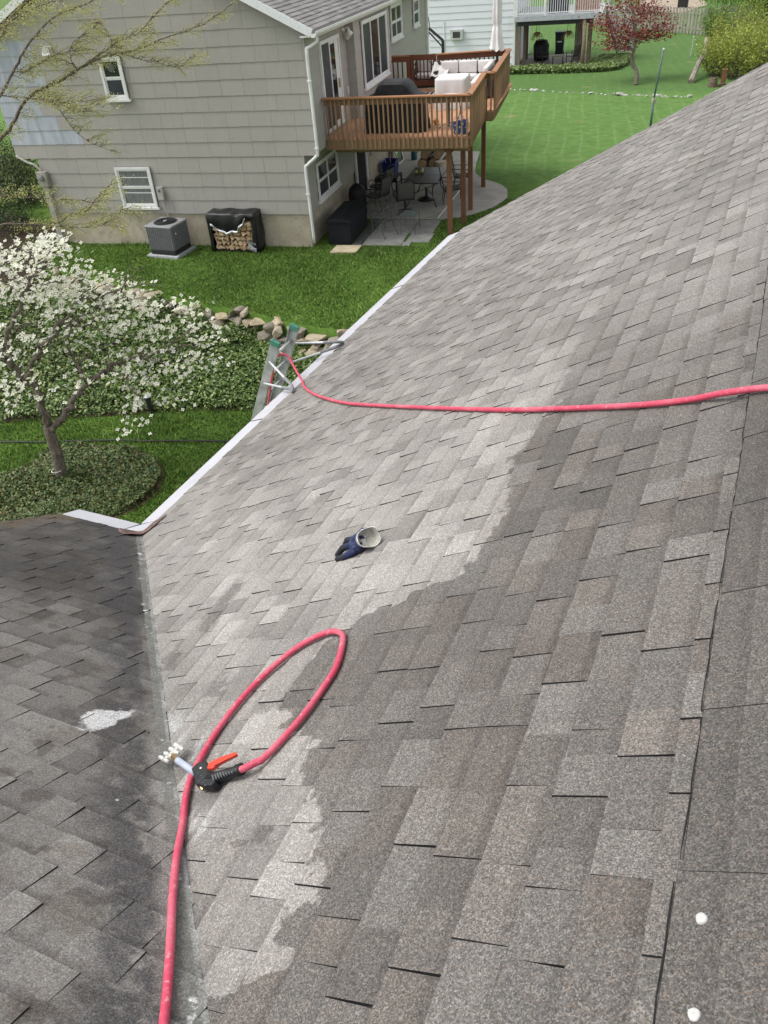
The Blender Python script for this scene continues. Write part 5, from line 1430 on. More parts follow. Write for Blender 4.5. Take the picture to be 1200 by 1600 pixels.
for k in range(3):
    m = MB(); xx = -2.50 + k * .12; m.box(xx, xx + .03, Y2 - .312, Y2 - .306, .86, 1.18); m.build('grille_bar', M_acg, gg)
m = MB(); m.extrude([(-9.4, Y2 - .5, 5.55), (1.5, Y2 - .5, 5.55), (1.5, Y2 + 4.5, 7.6), (-9.4, Y2 + 4.5, 7.6)], (0, 0, .15)); m.extrude([(-9.4, Y2 + 9.5, 5.55), (1.5, Y2 + 9.5, 5.55), (1.5, Y2 + 4.5, 7.6), (-9.4, Y2 + 4.5, 7.6)], (0, 0, .15)); m.build('roof', M_hroof, wh)
# its deck
d2 = hthing('white_railed_deck', 'raised deck with white railing beside the white house', 'deck', 0, 0)
M_dgrey = mat_simple('grey_fascia', (.40, .42, .45), .6); M_tan = mat_simple('old_timber', (.22, .17, .12), .85, .25, 8, stretch=(6, 6, 1), bump=.4)
DF = 1.82
m = MB(); m.box(1.18, 6.2, Y2 - .55, Y2 + 5, DF - .06, DF); m.build('floor', M_dgrey, d2)
m = MB(); m.box(1.16, 6.22, Y2 - .60, Y2 - .555, DF - .26, DF - .01); m.build('fascia', M_dgrey, d2)
m = MB(); m.box(1.3, 5.7, Y2 - .45, Y2 - .30, DF - .50, DF - .262); m.build('beam', M_acd, d2)
for k in range(9):
    m = MB(); xx = 1.4 + k * .55; m.box(xx, xx + .05, Y2 - .54, Y2 + 4.9, DF - .25, DF - .062); m.build('joist', M_tan, d2)
m = MB(); m.box(1.2, 6.2, Y2 - .52, Y2 - .44, DF + .10, DF + .15); m.build('bottom_rail', M_trim, d2)
m = MB(); m.box(1.2, 6.2, Y2 - .53, Y2 - .43, DF + .95, DF + 1.0); m.build('top_rail', M_trim, d2)
for k in range(38):
    m = MB(); xx = 1.25 + k * .13; m.box(xx, xx + .035, Y2 - .50, Y2 - .465, DF + .15, DF + .95); m.build('baluster', M_trim, d2)
for xx in (1.2, 2.85, 4.5, 6.12):
    m = MB(); m.box(xx, xx + .10, Y2 - .55, Y2 - .45, DF, DF + 1.08); m.build('newel', M_trim, d2)
m = MB(); m.tube([(5.22, Y2 - .55, Z2 - .05), (5.26, Y2 - .5, .3), (5.20, Y2 - .45, DF - .27)], [.13, .11, .12], 8); m.build('trunk_post', M_tan, d2, smooth=True)
for (xx, yy) in ((1.35, Y2 + .1), (1.62, Y2 + .9), (5.45, Y2 + 1.2), (5.5, Y2 + 2.6), (1.5, Y2 + 3.5)):
    m = MB(); m.box(xx - .08, xx + .08, yy - .08, yy + .08, Z2 - .1, DF - .26); m.build('post', M_tan, d2)
m = MB(); m.grid(lambda u, v: (4.62 + .55 * u, Y2 + 1.1 + .10 * math.sin(u * 30) + .4 * u, Z2 + .15 + v * 2.4), 30, 6); m.build('hanging_curtain', mat_simple('tan_curtain', (.36, .33, .27), .9, .1), d2, smooth=True)
m = MB(); m.box(1.3, 5.35, Y2 - .6, Y2 + 5, Z2 - .1, Z2 + .06); m.build('slab', M_conc, d2)
# stairs down to the lawn on the right
for k in range(9):
    m = MB(); m.box(6.25 + k * .10, 7.15 + k * .10, Y2 + 3.2 + k * .27, Y2 + 3.49 + k * .27, DF - .30 - k * .31, DF - .25 - k * .31); m.build('tread', M_dgrey, d2)
for dx in (0, .92):
    a = Vector((6.28 + dx, Y2 + 3.2, DF + .75)); b = Vector((7.15 + dx, Y2 + 5.7, Z2 + .75))
    m = MB(); m.bar(a, b, .07, .06); m.build('stair_rail', M_trim, d2)
    m = MB(); m.bar(a - Vector((0, 0, .75)), b - Vector((0, 0, .65)), .07, .06); m.build('stair_rail', M_trim, d2)
    for k in range(13):
        p = a.lerp(b, (k + .5) / 13); m = MB(); m.bar(p - Vector((0, 0, .70)), p, .035, .035); m.build('baluster', M_trim, d2)
    m = MB(); m.bar(b - Vector((0, 0, .85)), b + Vector((0, 0, .15)), .10, .10); m.build('newel', M_trim, d2)
m = MB(); m.extrude([(6.3, Y2 + 3.25, DF - .32), (6.3, Y2 + 3.25, DF - .62), (7.15, Y2 + 5.7, Z2 - .2), (7.15, Y2 + 5.7, Z2 + .1)], (.05, 0, 0)); m.build('stringer', M_acg, d2)
# blankets over the white railing
for (x0, x1, c, lab) in ((3.05, 4.25, (.05, .035, .10), 'dark purple cloth hanging behind the white deck railing'), (4.6, 6.0, (.50, .26, .22), 'pink patterned cloth hanging behind the white deck railing')):
    o = hthing('hanging_cloth', lab, 'cloth', (x0 + x1) / 2, Y2 - .38, DF)
    m = MB(); w_2 = (x1 - x0) / 2; m.grid(lambda u, v: (-w_2 + 2 * w_2 * u, .03 * math.sin(u * 17), .06 + 1.1 * v), 24, 4); m.build('cloth', mat_simple('cloth_%d' % int(x0 * 10), c, .9, .3, 6), o, smooth=True)
# things below that deck
def rocker(label, x, y, rz, name='rocking_chair'):
    o = hthing(name, label, 'chair', x, y, Z2 + .065, rz)
    m = MB(); m.box(-.25, .25, -.25, .25, .40, .44); m.build('seat', M_iron, o)
    for k in range(6):
        m = MB(); xx = -.22 + k * .088; m.bar((xx, .24, .44), (xx, .40, 1.0), .03, .015); m.build('back_slat', M_iron, o)
    for sx in (-.26, .26):
        m = MB(); m.tube(smooth_path([(sx, -.45, .10), (sx, -.2, .02), (sx, .2, .02), (sx, .5, .10)], 4), .015, 6); m.build('rocker', M_iron, o)
        m = MB(); m.bar((sx, -.24, .03), (sx, -.24, .65), .03, .03); m.build('leg', M_iron, o)
        m = MB(); m.bar((sx, .22, .03), (sx, .40, 1.0), .03, .03); m.build('leg', M_iron, o)
        m = MB(); m.bar((sx, -.27, .65), (sx, .30, .65), .05, .02); m.build('arm', M_iron, o)
    return o
rocker('black chair at the left under the white railed deck', 2.75, Y2 + 1.0, 2.5)
rocker('black chair at the right under the white railed deck', 4.55, Y2 + .9, -2.2)
o = hthing('side_table', 'small wood topped table between the black chairs', 'table', 3.7, Y2 + .75, Z2 + .065)
m = MB(); m.box(-.35, .35, -.25, .25, .42, .45); m.build('table_top', M_tan, o)
for sx in (-.3, .3):
    for sy_ in (-.2, .2):
        m = MB(); m.box(sx - .02, sx + .02, sy_ - .02, sy_ + .02, 0, .419); m.build('leg', M_iron, o)
o = hthing('grill_cover', 'dark covered grill in the shade under the white railed deck', 'grill', 2.5, Y2 + 2.6, Z2 + .06)
m = MB(); m.lathe([(.45, .05), (.47, .5), (.5, .85), (.35, 1.15), (.05, 1.2)], (0, 0, 0), 14); m.build('cover', M_gcov, o, smooth=True)
m = MB(); m.box(-.3, .3, -.2, .2, 0, .06); m.build('base', M_iron, o)
M_fern = leaf_mat('dry_fern', [(.20, .11, .05), (.30, .18, .09), (.24, .15, .06)], .8, .2)
for (x, y, lab) in ((2.4, Y2 + .5, 'left hanging basket of dry brown fern'), (4.25, Y2 + .5, 'right hanging basket of dry brown fern')):
    o = hthing('hanging_fern', lab, 'plant', x, y, .62, 0, 'hanging ferns under the far deck')
    m = MB(); m.lathe([(.05, .0), (.16, .12), (.17, .2)], (0, 0, 0), 12); m.build('basket', M_tan, o)
    m = MB()
    for k in range(3):
        a = k * 2.1; m.tube([(.15 * math.cos(a), .15 * math.sin(a), .2), (0, 0, .95)], .008, 4)
    m.build('hanger', M_iron, o)
    pts = []
    for k in range(46):
        a = random.uniform(0, 6.28); L_ = random.uniform(.25, .5)
        for s in range(12):
            u = s / 11; pts.append((L_ * u * math.cos(a), L_ * u * math.sin(a), .2 + .28 * u - .62 * u * u + random.uniform(-.02, .02)))
    leaf_mesh('fronds', pts, .085, M_fern, o, up=.2, asp=.4)
o = hthing('wheeled_bin', 'dark blue wheeled bin standing behind the white railed deck', 'bin', 3.35, 42.5, -1.25)
m = MB(); q4 = [(-.30, -.33), (.30, -.33), (.30, .33), (-.30, .33)]
m._add([(x * .8, y * .8, .05) for x, y in q4] + [(x, y, 1.35) for x, y in q4], [(0, 1, 2, 3), (4, 5, 6, 7)] + [(i, (i + 1) % 4, 4 + (i + 1) % 4, 4 + i) for i in range(4)])
M_nbin = mat_simple('navy_bin', (.020, .028, .045), .5)
m.build('bin_body', M_nbin, o); m = MB(); m.box(-.33, .33, -.38, .36, 1.35, 1.43); m.build('bin_lid', M_nbin, o, bevel=.02)
for sx in (-.28, .28):
    m = MB(); m.lathe([(.10, -.03), (.12, 0), (.10, .03)], (sx, .28, .12), 12, 'x'); m.build('wheel', M_acd, o)
m = MB(); m.box(-.16, .16, -.325, -.32, .82, .90); m.build('printed_band', M_trim, o)
o = hthing('hoop_stand', 'bent black metal hoop stand at the corner of the beige house', 'stand', -.2, 20.0, -.3)
bpts = [at_d(692, 84, 46), at_d(692, 63, 46), at_d(685, 56, 46), at_d(670, 44, 46)]
o.location = (0, 0, 0); o.rotation_euler = (0, 0, 0)
pz = terr(692, 100)
b0 = at_d(692, 63, 46.0)
m = MB(); m.bar((b0.x, b0.y, hgt(b0.x, b0.y)), b0, .14, .14); m.build('post', M_acd, o)
m = MB(); m.bar(b0, at_d(670, 44, 46), .10, .12); m.build('arm', M_acd, o)
m = MB(); m.bar(at_d(692, 74, 46), at_d(671, 51, 46), .06, .06); m.build('brace', M_acd, o)
m = MB(); m.tube(smooth_path([at_d(669, 58, 46), at_d(671, 40, 46), at_d(667, 20, 46)], 4), .03, 6); m.build('cable', M_acd, o)

# ------------------------------------------------------------------ plants
def volume_pts(c, r, n, shell=.55, flat=1.0):
    P = rng.normal(size=(n, 3)); P /= np.linalg.norm(P, axis=1)[:, None]
    rad = shell + (1 - shell) * rng.random(n) ** .7
    return np.array(c) + P * rad[:, None] * np.array(r)
def clumps(c, r, nclump, per, cr, flat=.7):
    out = []
    C = volume_pts(c, r, nclump, .35)
    for q in C:
        out.append(q + rng.normal(size=(per, 3)) * np.array([cr, cr, cr * flat]))
    return np.concatenate(out)
M_ivy = leaf_mat('ivy_leaf', [(.028, .062, .014), (.066, .125, .028), (.115, .190, .046), (.18, .26, .075), (.28, .34, .13)], .45, .15)
M_ivy2 = leaf_mat('vinca_leaf', [(.032, .064, .020), (.065, .115, .034), (.11, .165, .050), (.16, .21, .07), (.14, .12, .045)], .5, .15)
# ivy on the bank below the stone wall
n = 60000
X = rng.uniform(-18, -5.6, n); U = rng.random(n); U[:9000] = 1 - rng.random(9000) * .16
yb = np.interp(X, [p[0] for p in YB], [p[1] for p in YB]); yw = np.interp(X, [p[0] for p in YW], [p[1] for p in YW])
Yv = yb + .02 + U * (yw - yb - .12)
edge = rng.normal(0, .04, n) * (U < .03); Yv += edge
lump = .10 * np.sin(X * 2.1 + Yv * 1.3) * np.sin(Yv * 2.7 - X * .7) + .06 * np.sin(X * 5.3) * np.sin(Yv * 6.1)
hmax = .07 + .05 * np.clip(U * 14, 0, 1) + .7 * np.maximum(lump, -.06)
Zv = -.9 + .42 * U + hmax * (1 - .55 * rng.random(n) ** 1.5)
dist = yw - Yv
climb = np.clip((.75 - dist) / .5, 0, 1) * np.clip((-9.6 - X) / 1.0, 0, 1) * np.sin(X * 2.3) ** 2
Zv = Zv + climb * rng.random(n) * .42
iv = leaf_mesh('bank_ivy', np.stack([X, Yv, Zv], 1), .072, M_ivy, None, up=.55, asp=.8)
tag(iv, 'dark green ivy covering the bank below the stone wall', 'ivy', kind='stuff')
# dark soil under the ivy
m = MB(); xs2 = np.arange(-18, -5.4, .5)
for a, b in zip(xs2[:-1], xs2[1:]):
    q = []
    for x_ in (a, b): q += [(x_, interp(x_, YB) - .06, -.894), (x_, interp(x_, YW) - .12, -.9 + .42 + .012)]
    m._add([q[0], q[2], q[3], q[1]], [(0, 1, 2, 3)])
tag(m.build('bank_soil', M_mulch, None), kind='structure')
# ring of ground cover round the dogwood
ring = [at_z(x, y, -.9) for x, y in ((130, 693), (205, 702), (250, 722), (258, 745), (246, 772), (215, 795), (170, 815), (60, 850), (-60, 840), (-70, 770), (-20, 752), (40, 728), (80, 702))]
rp_ = [(p.x, p.y) for p in ring]
m = MB(); m.extrude([(x, y, -.897) for x, y in rp_], (0, 0, .006)); tag(m.build('tree_bed', mat_simple('leaf_litter', (.11, .065, .038), .95, .4, 9, bump=.6), None), kind='structure')
pts = []
x0, x1 = min(p[0] for p in rp_), max(p[0] for p in rp_); y0, y1 = min(p[1] for p in rp_), max(p[1] for p in rp_)
cx, cy = sum(p[0] for p in rp_) / len(rp_), sum(p[1] for p in rp_) / len(rp_)
while len(pts) < 26000:
    x, y = random.uniform(x0, x1), random.uniform(y0, y1)
    if in_poly(cx + (x - cx) * 1.03, cy + (y - cy) * 1.03, rp_):
        dn = .5 + .5 * math.sin(x * 3.1 + 1) * math.sin(y * 2.7)
        if random.random() > .35 + .65 * dn: continue
        pts.append((x, y, -.895 + (.05 + .12 * dn) * (1 - random.random() ** 2)))
tag(leaf_mesh('tree_ring_ground_cover', pts, .060, M_ivy2, None, up=.5, asp=.7), 'low green ground cover in a round bed under the dogwood', 'ground cover', kind='stuff')
# far bed of bright ground cover
M_pach = leaf_mat('bright_ground_cover', [(.07, .12, .03), (.14, .21, .06), (.21, .29, .10), (.30, .37, .15)], .5, .2)
pp_ = [(1.05, 33.0), (4, 32.8), (6.4, 32.9), (7.4, 33.8), (7.9, 36), (8.2, 39.5), (6.3, 40), (5.6, 36.2), (5.35, 35.0), (1.05, 35.0)]
pts = []
while len(pts) < 15000:
    x, y = random.uniform(1, 8.3), random.uniform(32.7, 40)
    if in_poly(x, y, pp_):
        w_p = hw(x, y); pts.append((w_p.x, w_p.y, hgt(w_p.x, w_p.y) + .34 * (1 - random.random() ** 2.2) * (.8 + .2 * math.sin(x * 3) * math.sin(y * 2))))
tag(leaf_mesh('far_ground_cover', pts, .15, M_pach, None, up=.5, asp=.7), 'bright green ground cover bed along the white house', 'ground cover', kind='stuff')

# retaining wall of rough stones
def rock(name, c, r, mt, parent, n=15):
    bm = bmesh.new()
    for k in range(n):
        v = Vector((random.gauss(0, 1), random.gauss(0, 1), random.gauss(0, 1))).normalized()
        v = Vector((max(-.78, min(.78, v.x)), max(-.78, min(.78, v.y)), max(-.74, min(.74, v.z))))
        bm.verts.new((c[0] + v.x * r[0], c[1] + v.y * r[1], c[2] + v.z * r[2]))
    h = bmesh.ops.convex_hull(bm, input=bm.verts)
    bmesh.ops.delete(bm, geom=[g for g in h['geom_interior'] if isinstance(g, bmesh.types.BMVert)], context='VERTS')
    bmesh.ops.bevel(bm, geom=list(bm.edges), offset=min(r) * .10, segments=1, affect='EDGES', clamp_overlap=True)
    me = bpy.data.meshes.new(name); bm.to_mesh(me); bm.free(); me.materials.append(mt)
    o = bpy.data.objects.new(name, me); COL.objects.link(o); o.parent = parent; return o
def rock_mat(name, c):
    t = NT(name); P = t.obj(); r = t.n('ShaderNodeObjectInfo').outputs['Random']
    a = t.ramp(r, [(0, tuple(x * .55 for x in c)), (.5, c), (1, (c[0] * 1.3, c[1] * 1.2, c[2] * 1.02))])
    a = t.mix(t.math('MULTIPLY', t.step(t.noise(P, 9, 5, .7), .45, .68), .55), a, tuple(x * .45 for x in c)); t.color(a); t.rough(.9, .2); t.bump(t.noise(P, 22, 5, .7), .7, .03); return t.m
M_rock = rock_mat('field_stone', (.36, .32, .255))
sw = thing('stone_wall', 'rough dry stone retaining wall between the upper lawn and the ivy bank', 'wall', (0, 0, 0))
for rowi in range(4):
    x = -17.0 + random.random() * .3
    while x < -6.3:
        w = random.choice((.18, .24, .30, .36, .50)) * random.uniform(.85, 1.15); yw_ = interp(x, YW)
        h = random.uniform(.10, .20) * (1.2 if w > .3 else 1)
        if not (rowi == 3 and random.random() < .45):
            rock('stone', (x + w / 2, yw_ - .26 + rowi * .07 + random.uniform(-.07, .07), -.50 + rowi * .155 + random.uniform(-.04, .04)), (w * .66, .24, h * .85), M_rock, sw, random.choice((9, 11, 14)))
        x += w * .92
# black path light and drip line
pl = at_z(237, 645, -.9)
o = thing('path_light', 'small black cylindrical path light at the edge of the ivy', 'path light', pl)
m = MB(); m.lathe([(.06, 0), (.06, .28), (.066, .30), (.066, .36), (.05, .38)], (0, 0, 0), 14); m.build('lamp_body', M_acd, o)
m = MB(); m.lathe([(.064, .3805), (.045, .40), (.01, .405)], (0, 0, 0), 14); m.build('lamp_top', mat_simple('lamp_grey', (.45, .50, .52), .3), o)
m = MB(); m.tube([at_z(x, y, -.86) + Vector((0, 0, .01 * math.sin(x * .3))) for x, y in ((-60, 690), (0, 690), (60, 690), (120, 688), (180, 687), (240, 689), (300, 689), (350, 689), (420, 687))], .017, 6)
tag(m.build('drip_line', M_acd, None), 'black irrigation line lying across the lower lawn', 'pipe')

# dogwood
t = NT('grey_bark'); P = t.obj(); t.color(t.ramp(t.noise(t.scale(P, (9, 9, 3)), 2.5, 5, .7), [(.3, (.065, .052, .044)), (.55, (.17, .14, .118)), (.75, (.31, .285, .25))])); t.rough(.95, .1); t.bump(t.noise(t.scale(P, (14, 14, 4)), 3, 4), .8, .03); M_tbark = t.m
dw = thing('dogwood_tree', 'white flowering dogwood tree leaning in the lower garden', 'tree', at_z(95, 750, -.9))
B0 = dw.location.copy()
def limb(m, pts, r0, r1, n=7, jit=.03):
    P_ = smooth_path([Vector(p) - B0 for p in pts], 5); k = len(P_)
    P_ = [p + Vector((random.gauss(0, jit), random.gauss(0, jit), random.gauss(0, jit))) * (1 if 0 < i < k - 1 else 0) for i, p in enumerate(P_)]
    m.tube(P_, [r0 + (r1 - r0) * i / (k - 1) for i in range(k)], n)
m = MB()
base = at_z(95, 752, -.93)
limb(m, [base, at_d(92, 722, 14.45), at_d(84, 695, 14.2), at_d(75, 666, 14.0)], .110, .090, 10, .012)
limb(m, [at_d(75, 668, 14.0), at_d(68, 640, 13.8), at_d(56, 612, 13.7), at_d(38, 590, 13.6), at_d(10, 565, 13.4), at_d(-20, 545, 13.3)], .072, .038)
limb(m, [at_d(78, 672, 14.0), at_d(98, 650, 14.0), at_d(112, 628, 14.1), at_d(133, 606, 14.1), at_d(155, 585, 14.2), at_d(172, 573, 14.3)], .060, .036)
limb(m, [at_d(172, 573, 14.3), at_d(210, 562, 14.4), at_d(255, 548, 14.5), at_d(310, 540, 14.6)], .04, .012)
limb(m, [at_d(140, 600, 14.1), at_d(122, 570, 14.0), at_d(108, 545, 13.8), at_d(112, 510, 13.7), at_d(150, 480, 13.8)], .035, .012)
limb(m, [at_d(40, 592, 13.6), at_d(58, 555, 13.3), at_d(90, 510, 13.2), at_d(130, 470, 13.2), at_d(190, 450, 13.3)], .045, .012)
limb(m, [at_d(20, 572, 13.4), at_d(15, 520, 13.1), at_d(35, 460, 12.9), at_d(60, 420, 12.8), at_d(80, 385, 12.9)], .045, .012)
limb(m, [at_d(10, 565, 13.4), at_d(-10, 500, 13.0), at_d(-20, 440, 12.8), at_d(10, 400, 12.7)], .04, .012)
limb(m, [at_d(172, 573, 14.3), at_d(190, 590, 14.0), at_d(215, 615, 13.8), at_d(230, 640, 13.7)], .02, .008)
twig_starts = [(20, 520), (58, 555), (90, 510), (130, 470), (112, 510), (172, 573), (210, 562), (255, 548), (35, 460), (60, 420), (10, 400), (0, 440), (150, 480), (190, 450), (122, 570)]
tw_ends = []
for (x, y) in twig_starts:
    for k in range(5):
        ex, ey = x + random.uniform(-20, 75), y + random.uniform(-45, 30); d0 = 13.4 + (x - 80) * .006; d1 = d0 + random.uniform(-.8, .8)
        limb(m, [at_d(x, y, d0), at_d((x + ex) / 2, (y + ey) / 2 - 5, (d0 + d1) / 2), at_d(ex, ey, d1)], .014, .005, 4, .02)
m.build('trunk', M_tbark, dw, smooth=True)
m = MB(); m.tube([Vector(at_d(91.5 + 8.2 * math.cos(a * .5236), 733, 14.5)) - B0 + Vector((0, .13 * math.sin(a * .5236), 0)) for a in range(12)], .006, 5, closed=True); m.build('trunk_tie', M_trim, dw)
polys = [([(-60, 400), (0, 388), (45, 366), (75, 362), (100, 372), (125, 405), (160, 424), (215, 440), (240, 458), (200, 492), (90, 480), (-60, 470)], 185, .90),
         ([(-60, 470), (90, 480), (200, 492), (250, 462), (320, 480), (345, 520), (340, 575), (300, 590), (215, 585), (150, 560), (100, 520), (20, 560), (-60, 560)], 130, .78),
         ([(-50, 560), (20, 545), (75, 560), (90, 620), (60, 648), (-50, 650)], 42, .6),
         ([(170, 575), (260, 560), (330, 575), (270, 620), (230, 640), (195, 640), (170, 600)], 26, .5),
         ([(100, 520), (170, 560), (170, 620), (110, 600)], 8, .4),
         ([(165, 655), (205, 668), (235, 645), (300, 620), (280, 640), (225, 655), (200, 680)], 6, .3),
         ([(62, 372), (98, 362), (90, 392), (66, 396)], 6, .2)]
fc = []
for poly, ncl, spread in polys:
    bx_ = [p[0] for p in poly]; by_ = [p[1] for p in poly]; k = 0
    while k < ncl:
        x, y = random.uniform(min(bx_), max(bx_)), random.uniform(min(by_), max(by_))
        if not in_poly(x, y, poly): continue
        k += 1
        d = 13.5 + (x - 100) * .004 + random.gauss(0, .45) - (.5 if y < 430 else 0)
        c = at_d(x, y, d) - B0
        for j in range(random.randint(4, 9) if y < 500 else random.randint(3, 6)):
            fc.append((c.x + random.gauss(0, .15), c.y + random.gauss(0, .15), c.z + random.gauss(0, .035)))
fc = np.array(fc); n = len(fc)
# four bracts per flower, facing up with some tilt
nn = rng.normal(size=(n, 3)) * .42; nn[:, 2] += 1; nn[:, 1] -= .35; nn /= np.linalg.norm(nn, axis=1)[:, None]
tt = np.cross(nn, rng.normal(size=(n, 3))); tt /= np.linalg.norm(tt, axis=1)[:, None]; bb2 = np.cross(nn, tt)
s = rng.uniform(.030, .050, n)[:, None]
V = []; 
for k in range(4):
    a = k * math.pi / 2; d = tt * math.cos(a) + bb2 * math.sin(a); e = -tt * math.sin(a) + bb2 * math.cos(a)
    V += [fc + d * s * .06, fc + d * s * .62 - e * s * .46 + nn * s * .12, fc + d * s * 1.08 + nn * s * .10, fc + d * s * .62 + e * s * .46 + nn * s * .12]
V = np.stack(V, 1).reshape(-1, 3); Fc = np.arange(n * 16).reshape(n * 4, 4)
M_bract = leaf_mat('dogwood_bract', [(.70, .69, .58), (.76, .75, .67), (.80, .79, .73), (.68, .68, .48)], .7, .3)
cr = mesh_np('crown', V, Fc, M_bract, dw)
cr['label'] = 'mass of white four petalled blossoms'
lp = fc[rng.integers(0, n, 1800)] + rng.normal(size=(1800, 3)) * .07
leaf_mesh('young_leaves', lp, .045, leaf_mat('dogwood_leaf', [(.10, .16, .03), (.18, .24, .06)], .6, .3), dw, up=.4)

# tree coming into leaf in front of the gable
lt = thing('leafing_tree', 'bare grey branches with tiny yellow green leaves before the gable', 'tree', at_z(-75, 470, 0))
B0 = lt.location.copy()
m = MB(); DT = 17.5
tr0 = at_d(-95, 330, DT); limb(m, [B0, at_d(-88, 400, DT), tr0, at_d(-85, 250, DT), at_d(-60, 190, DT), at_d(-30, 60, DT - .4), at_d(-10, -60, DT - .5)], .16, .08, 10, .02)
br = [([(-60, 255), (-20, 235), (0, 218), (19, 196), (33, 167), (58, 142), (96, 125), (121, 109), (146, 94), (167, 87), (187, 83), (217, 77), (250, 62), (292, 48), (325, 33), (362, 6)], .062, .010, DT),
      ([(-50, 200), (-20, 175), (0, 150), (25, 104), (40, 75), (60, 50), (88, 24), (130, 8), (165, -8)], .050, .012, DT - .5),
      ([(-35, 90), (-10, 70), (5, 52), (14, 30), (30, 14), (50, -8)], .04, .010, DT - .8),
      ([(133, 101), (150, 88), (172, 74), (173, 60), (165, 45), (155, 30)], .020, .006, DT + .2),
      ([(172, 74), (190, 62), (217, 52), (235, 30), (262, 4), (270, -8)], .022, .006, DT + .3),
      ([(25, 104), (35, 115), (55, 103), (80, 88), (110, 80), (135, 78)], .018, .006, DT - .2),
      ([(62, 140), (85, 160), (100, 182), (118, 205), (140, 222), (175, 236)], .018, .005, DT - .2),
      ([(0, 150), (30, 152), (60, 155), (95, 165), (128, 175), (140, 172)], .018, .005, DT - .6),
      ([(60, 155), (75, 158), (100, 160), (130, 158), (165, 168)], .010, .004, DT - .5),
      ([(-70, 372), (0, 353), (12, 349), (54, 351), (88, 349), (112, 338), (136, 328), (152, 308), (172, 290)], .030, .006, DT - 1.0),
      ([(-70, 310), (0, 305), (42, 308), (68, 309), (100, 312), (150, 316)], .022, .005, DT - .8),
      ([(68, 352), (130, 356), (160, 352), (185, 335), (190, 325)], .012, .004, DT - .9),
      ([(187, 83), (215, 92), (245, 98), (280, 105), (300, 88)], .012, .004, DT - .1),
      ([(121, 109), (110, 92), (112, 70), (128, 55), (150, 40)], .016, .005, DT - .3),
      ([(-30, 60), (20, 30), (60, 10), (110, -4)], .03, .010, DT - .9)]
leafpts = []
for pts, r0, r1, d in br:
    limb(m, [at_d(x, y, d + random.uniform(-.15, .15)) for x, y in pts], r0 * .72, r1 * .7, 6, .006)
    k0 = 1 if len(pts) < 7 else 3
    for i in range(k0, len(pts)):
        for j in range(5 if r0 > .03 else 6):
            f_ = random.random(); a = pts[i - 1]; b = pts[i]
            sx, sy = a[0] + (b[0] - a[0]) * f_, a[1] + (b[1] - a[1]) * f_
            L_ = random.uniform(12, 46); ang = random.choice((-1, 1)) * random.uniform(.15, 1.1) + (0 if b[0] >= a[0] else math.pi)
            ex, ey = sx + L_ * math.cos(ang), sy + L_ * math.sin(ang) * .55 - 3
            dd = d + random.uniform(-.7, .7)
            p0 = at_d(sx, sy, d); p1 = at_d(ex, ey, dd)
            limb(m, [p0, p0.lerp(p1, .5) + Vector((0, 0, .03)), p1], .007, .0025, 4, .012)
            for s in range(int(L_ * .9)):
                u = random.uniform(.25, 1.08); q = p0.lerp(p1, u) - B0
                if random.random() < .50:
                    for w in range(4): leafpts.append((q.x + random.gauss(0, .065), q.y + random.gauss(0, .08), q.z + random.gauss(0, .045)))
# denser foliage at the top left
for k in range(260):
    x, y = random.uniform(-10, 150), random.uniform(-15, 62)
    if y > 62 - x * .30: continue
    q = at_d(x, y, DT + random.uniform(-1, .6)) - B0
    for w in range(12): leafpts.append((q.x + random.gauss(0, .09), q.y + random.gauss(0, .1), q.z + random.gauss(0, .045)))
m.build('trunk', M_tbark, lt, smooth=True)
M_yl = leaf_mat('yellow_green_leaf', [(.36, .36, .10), (.44, .43, .13), (.50, .49, .20), (.33, .37, .11), (.54, .52, .27)], .6, .35)
leaf_mesh('crown', leafpts, .036, M_yl, lt, up=.3, asp=.6)

# dark shrubs beyond the left corner of the beige house
M_dsh = leaf_mat('dark_shrub_leaf', [(.010, .020, .008), (.022, .042, .014), (.045, .075, .022), (.085, .13, .035)], .5, .2)
M_ysh = leaf_mat('olive_shrub_leaf', [(.05, .075, .012), (.10, .13, .02), (.17, .19, .035), (.24, .26, .05)], .6, .3)
def shrub(name, label, c, r, ncl, per, leaf, mt, cr=.22, stems=10):
    o = thing(name, label, 'shrub', c); m = MB()
    for k in range(stems):
        a = random.uniform(0, 6.28); e = (r[0] * .7 * math.cos(a) * random.random(), r[1] * .7 * math.sin(a) * random.random(), r[2] * random.uniform(.9, 1.7))
        m.tube([(0.05 * math.cos(a), .05 * math.sin(a), 0), (e[0] * .4, e[1] * .4, e[2] * .5), e], [.03, .02, .006], 5)
    m.build('stems', M_tbark, o)
    leaf_mesh('foliage', clumps((0, 0, r[2]), r, ncl, per, cr), leaf, mt, o, up=.35)
    return o
p = terr(30, 335); shrub('evergreen_shrub', 'dark green shrub at the corner behind the electric meter', (p.x - .6, p.y + 1.2, 0), (1.5, 1.1, 1.0), 110, 40, .07, M_dsh)
p = terr(-20, 330); shrub('evergreen_shrub', 'dark green shrub cut by the left edge of the picture', (p.x - .6, p.y + 1.4, 0), (1.6, 1.2, 1.3), 110, 40, .07, M_dsh)
p = terr(20, 285); shrub('olive_shrub', 'yellow green shrub under the overhang of the beige house', (p.x - 1.0, p.y + .5, 0), (1.6, 1.3, .95), 90, 34, .06, M_ysh)
p = terr(62, 322); shrub('olive_shrub', 'yellow green shrub beside the meter pipe at the house corner', (p.x - 1.1, p.y + .2, 0), (.9, .9, .85), 80, 40, .06, M_ysh)
p = terr(15, 352); shrub('evergreen_shrub', 'rounded dark green shrub in the middle of the mulch bed', (p.x - .5, p.y + .2, 0), (1.3, .9, .75), 100, 40, .07, M_dsh)
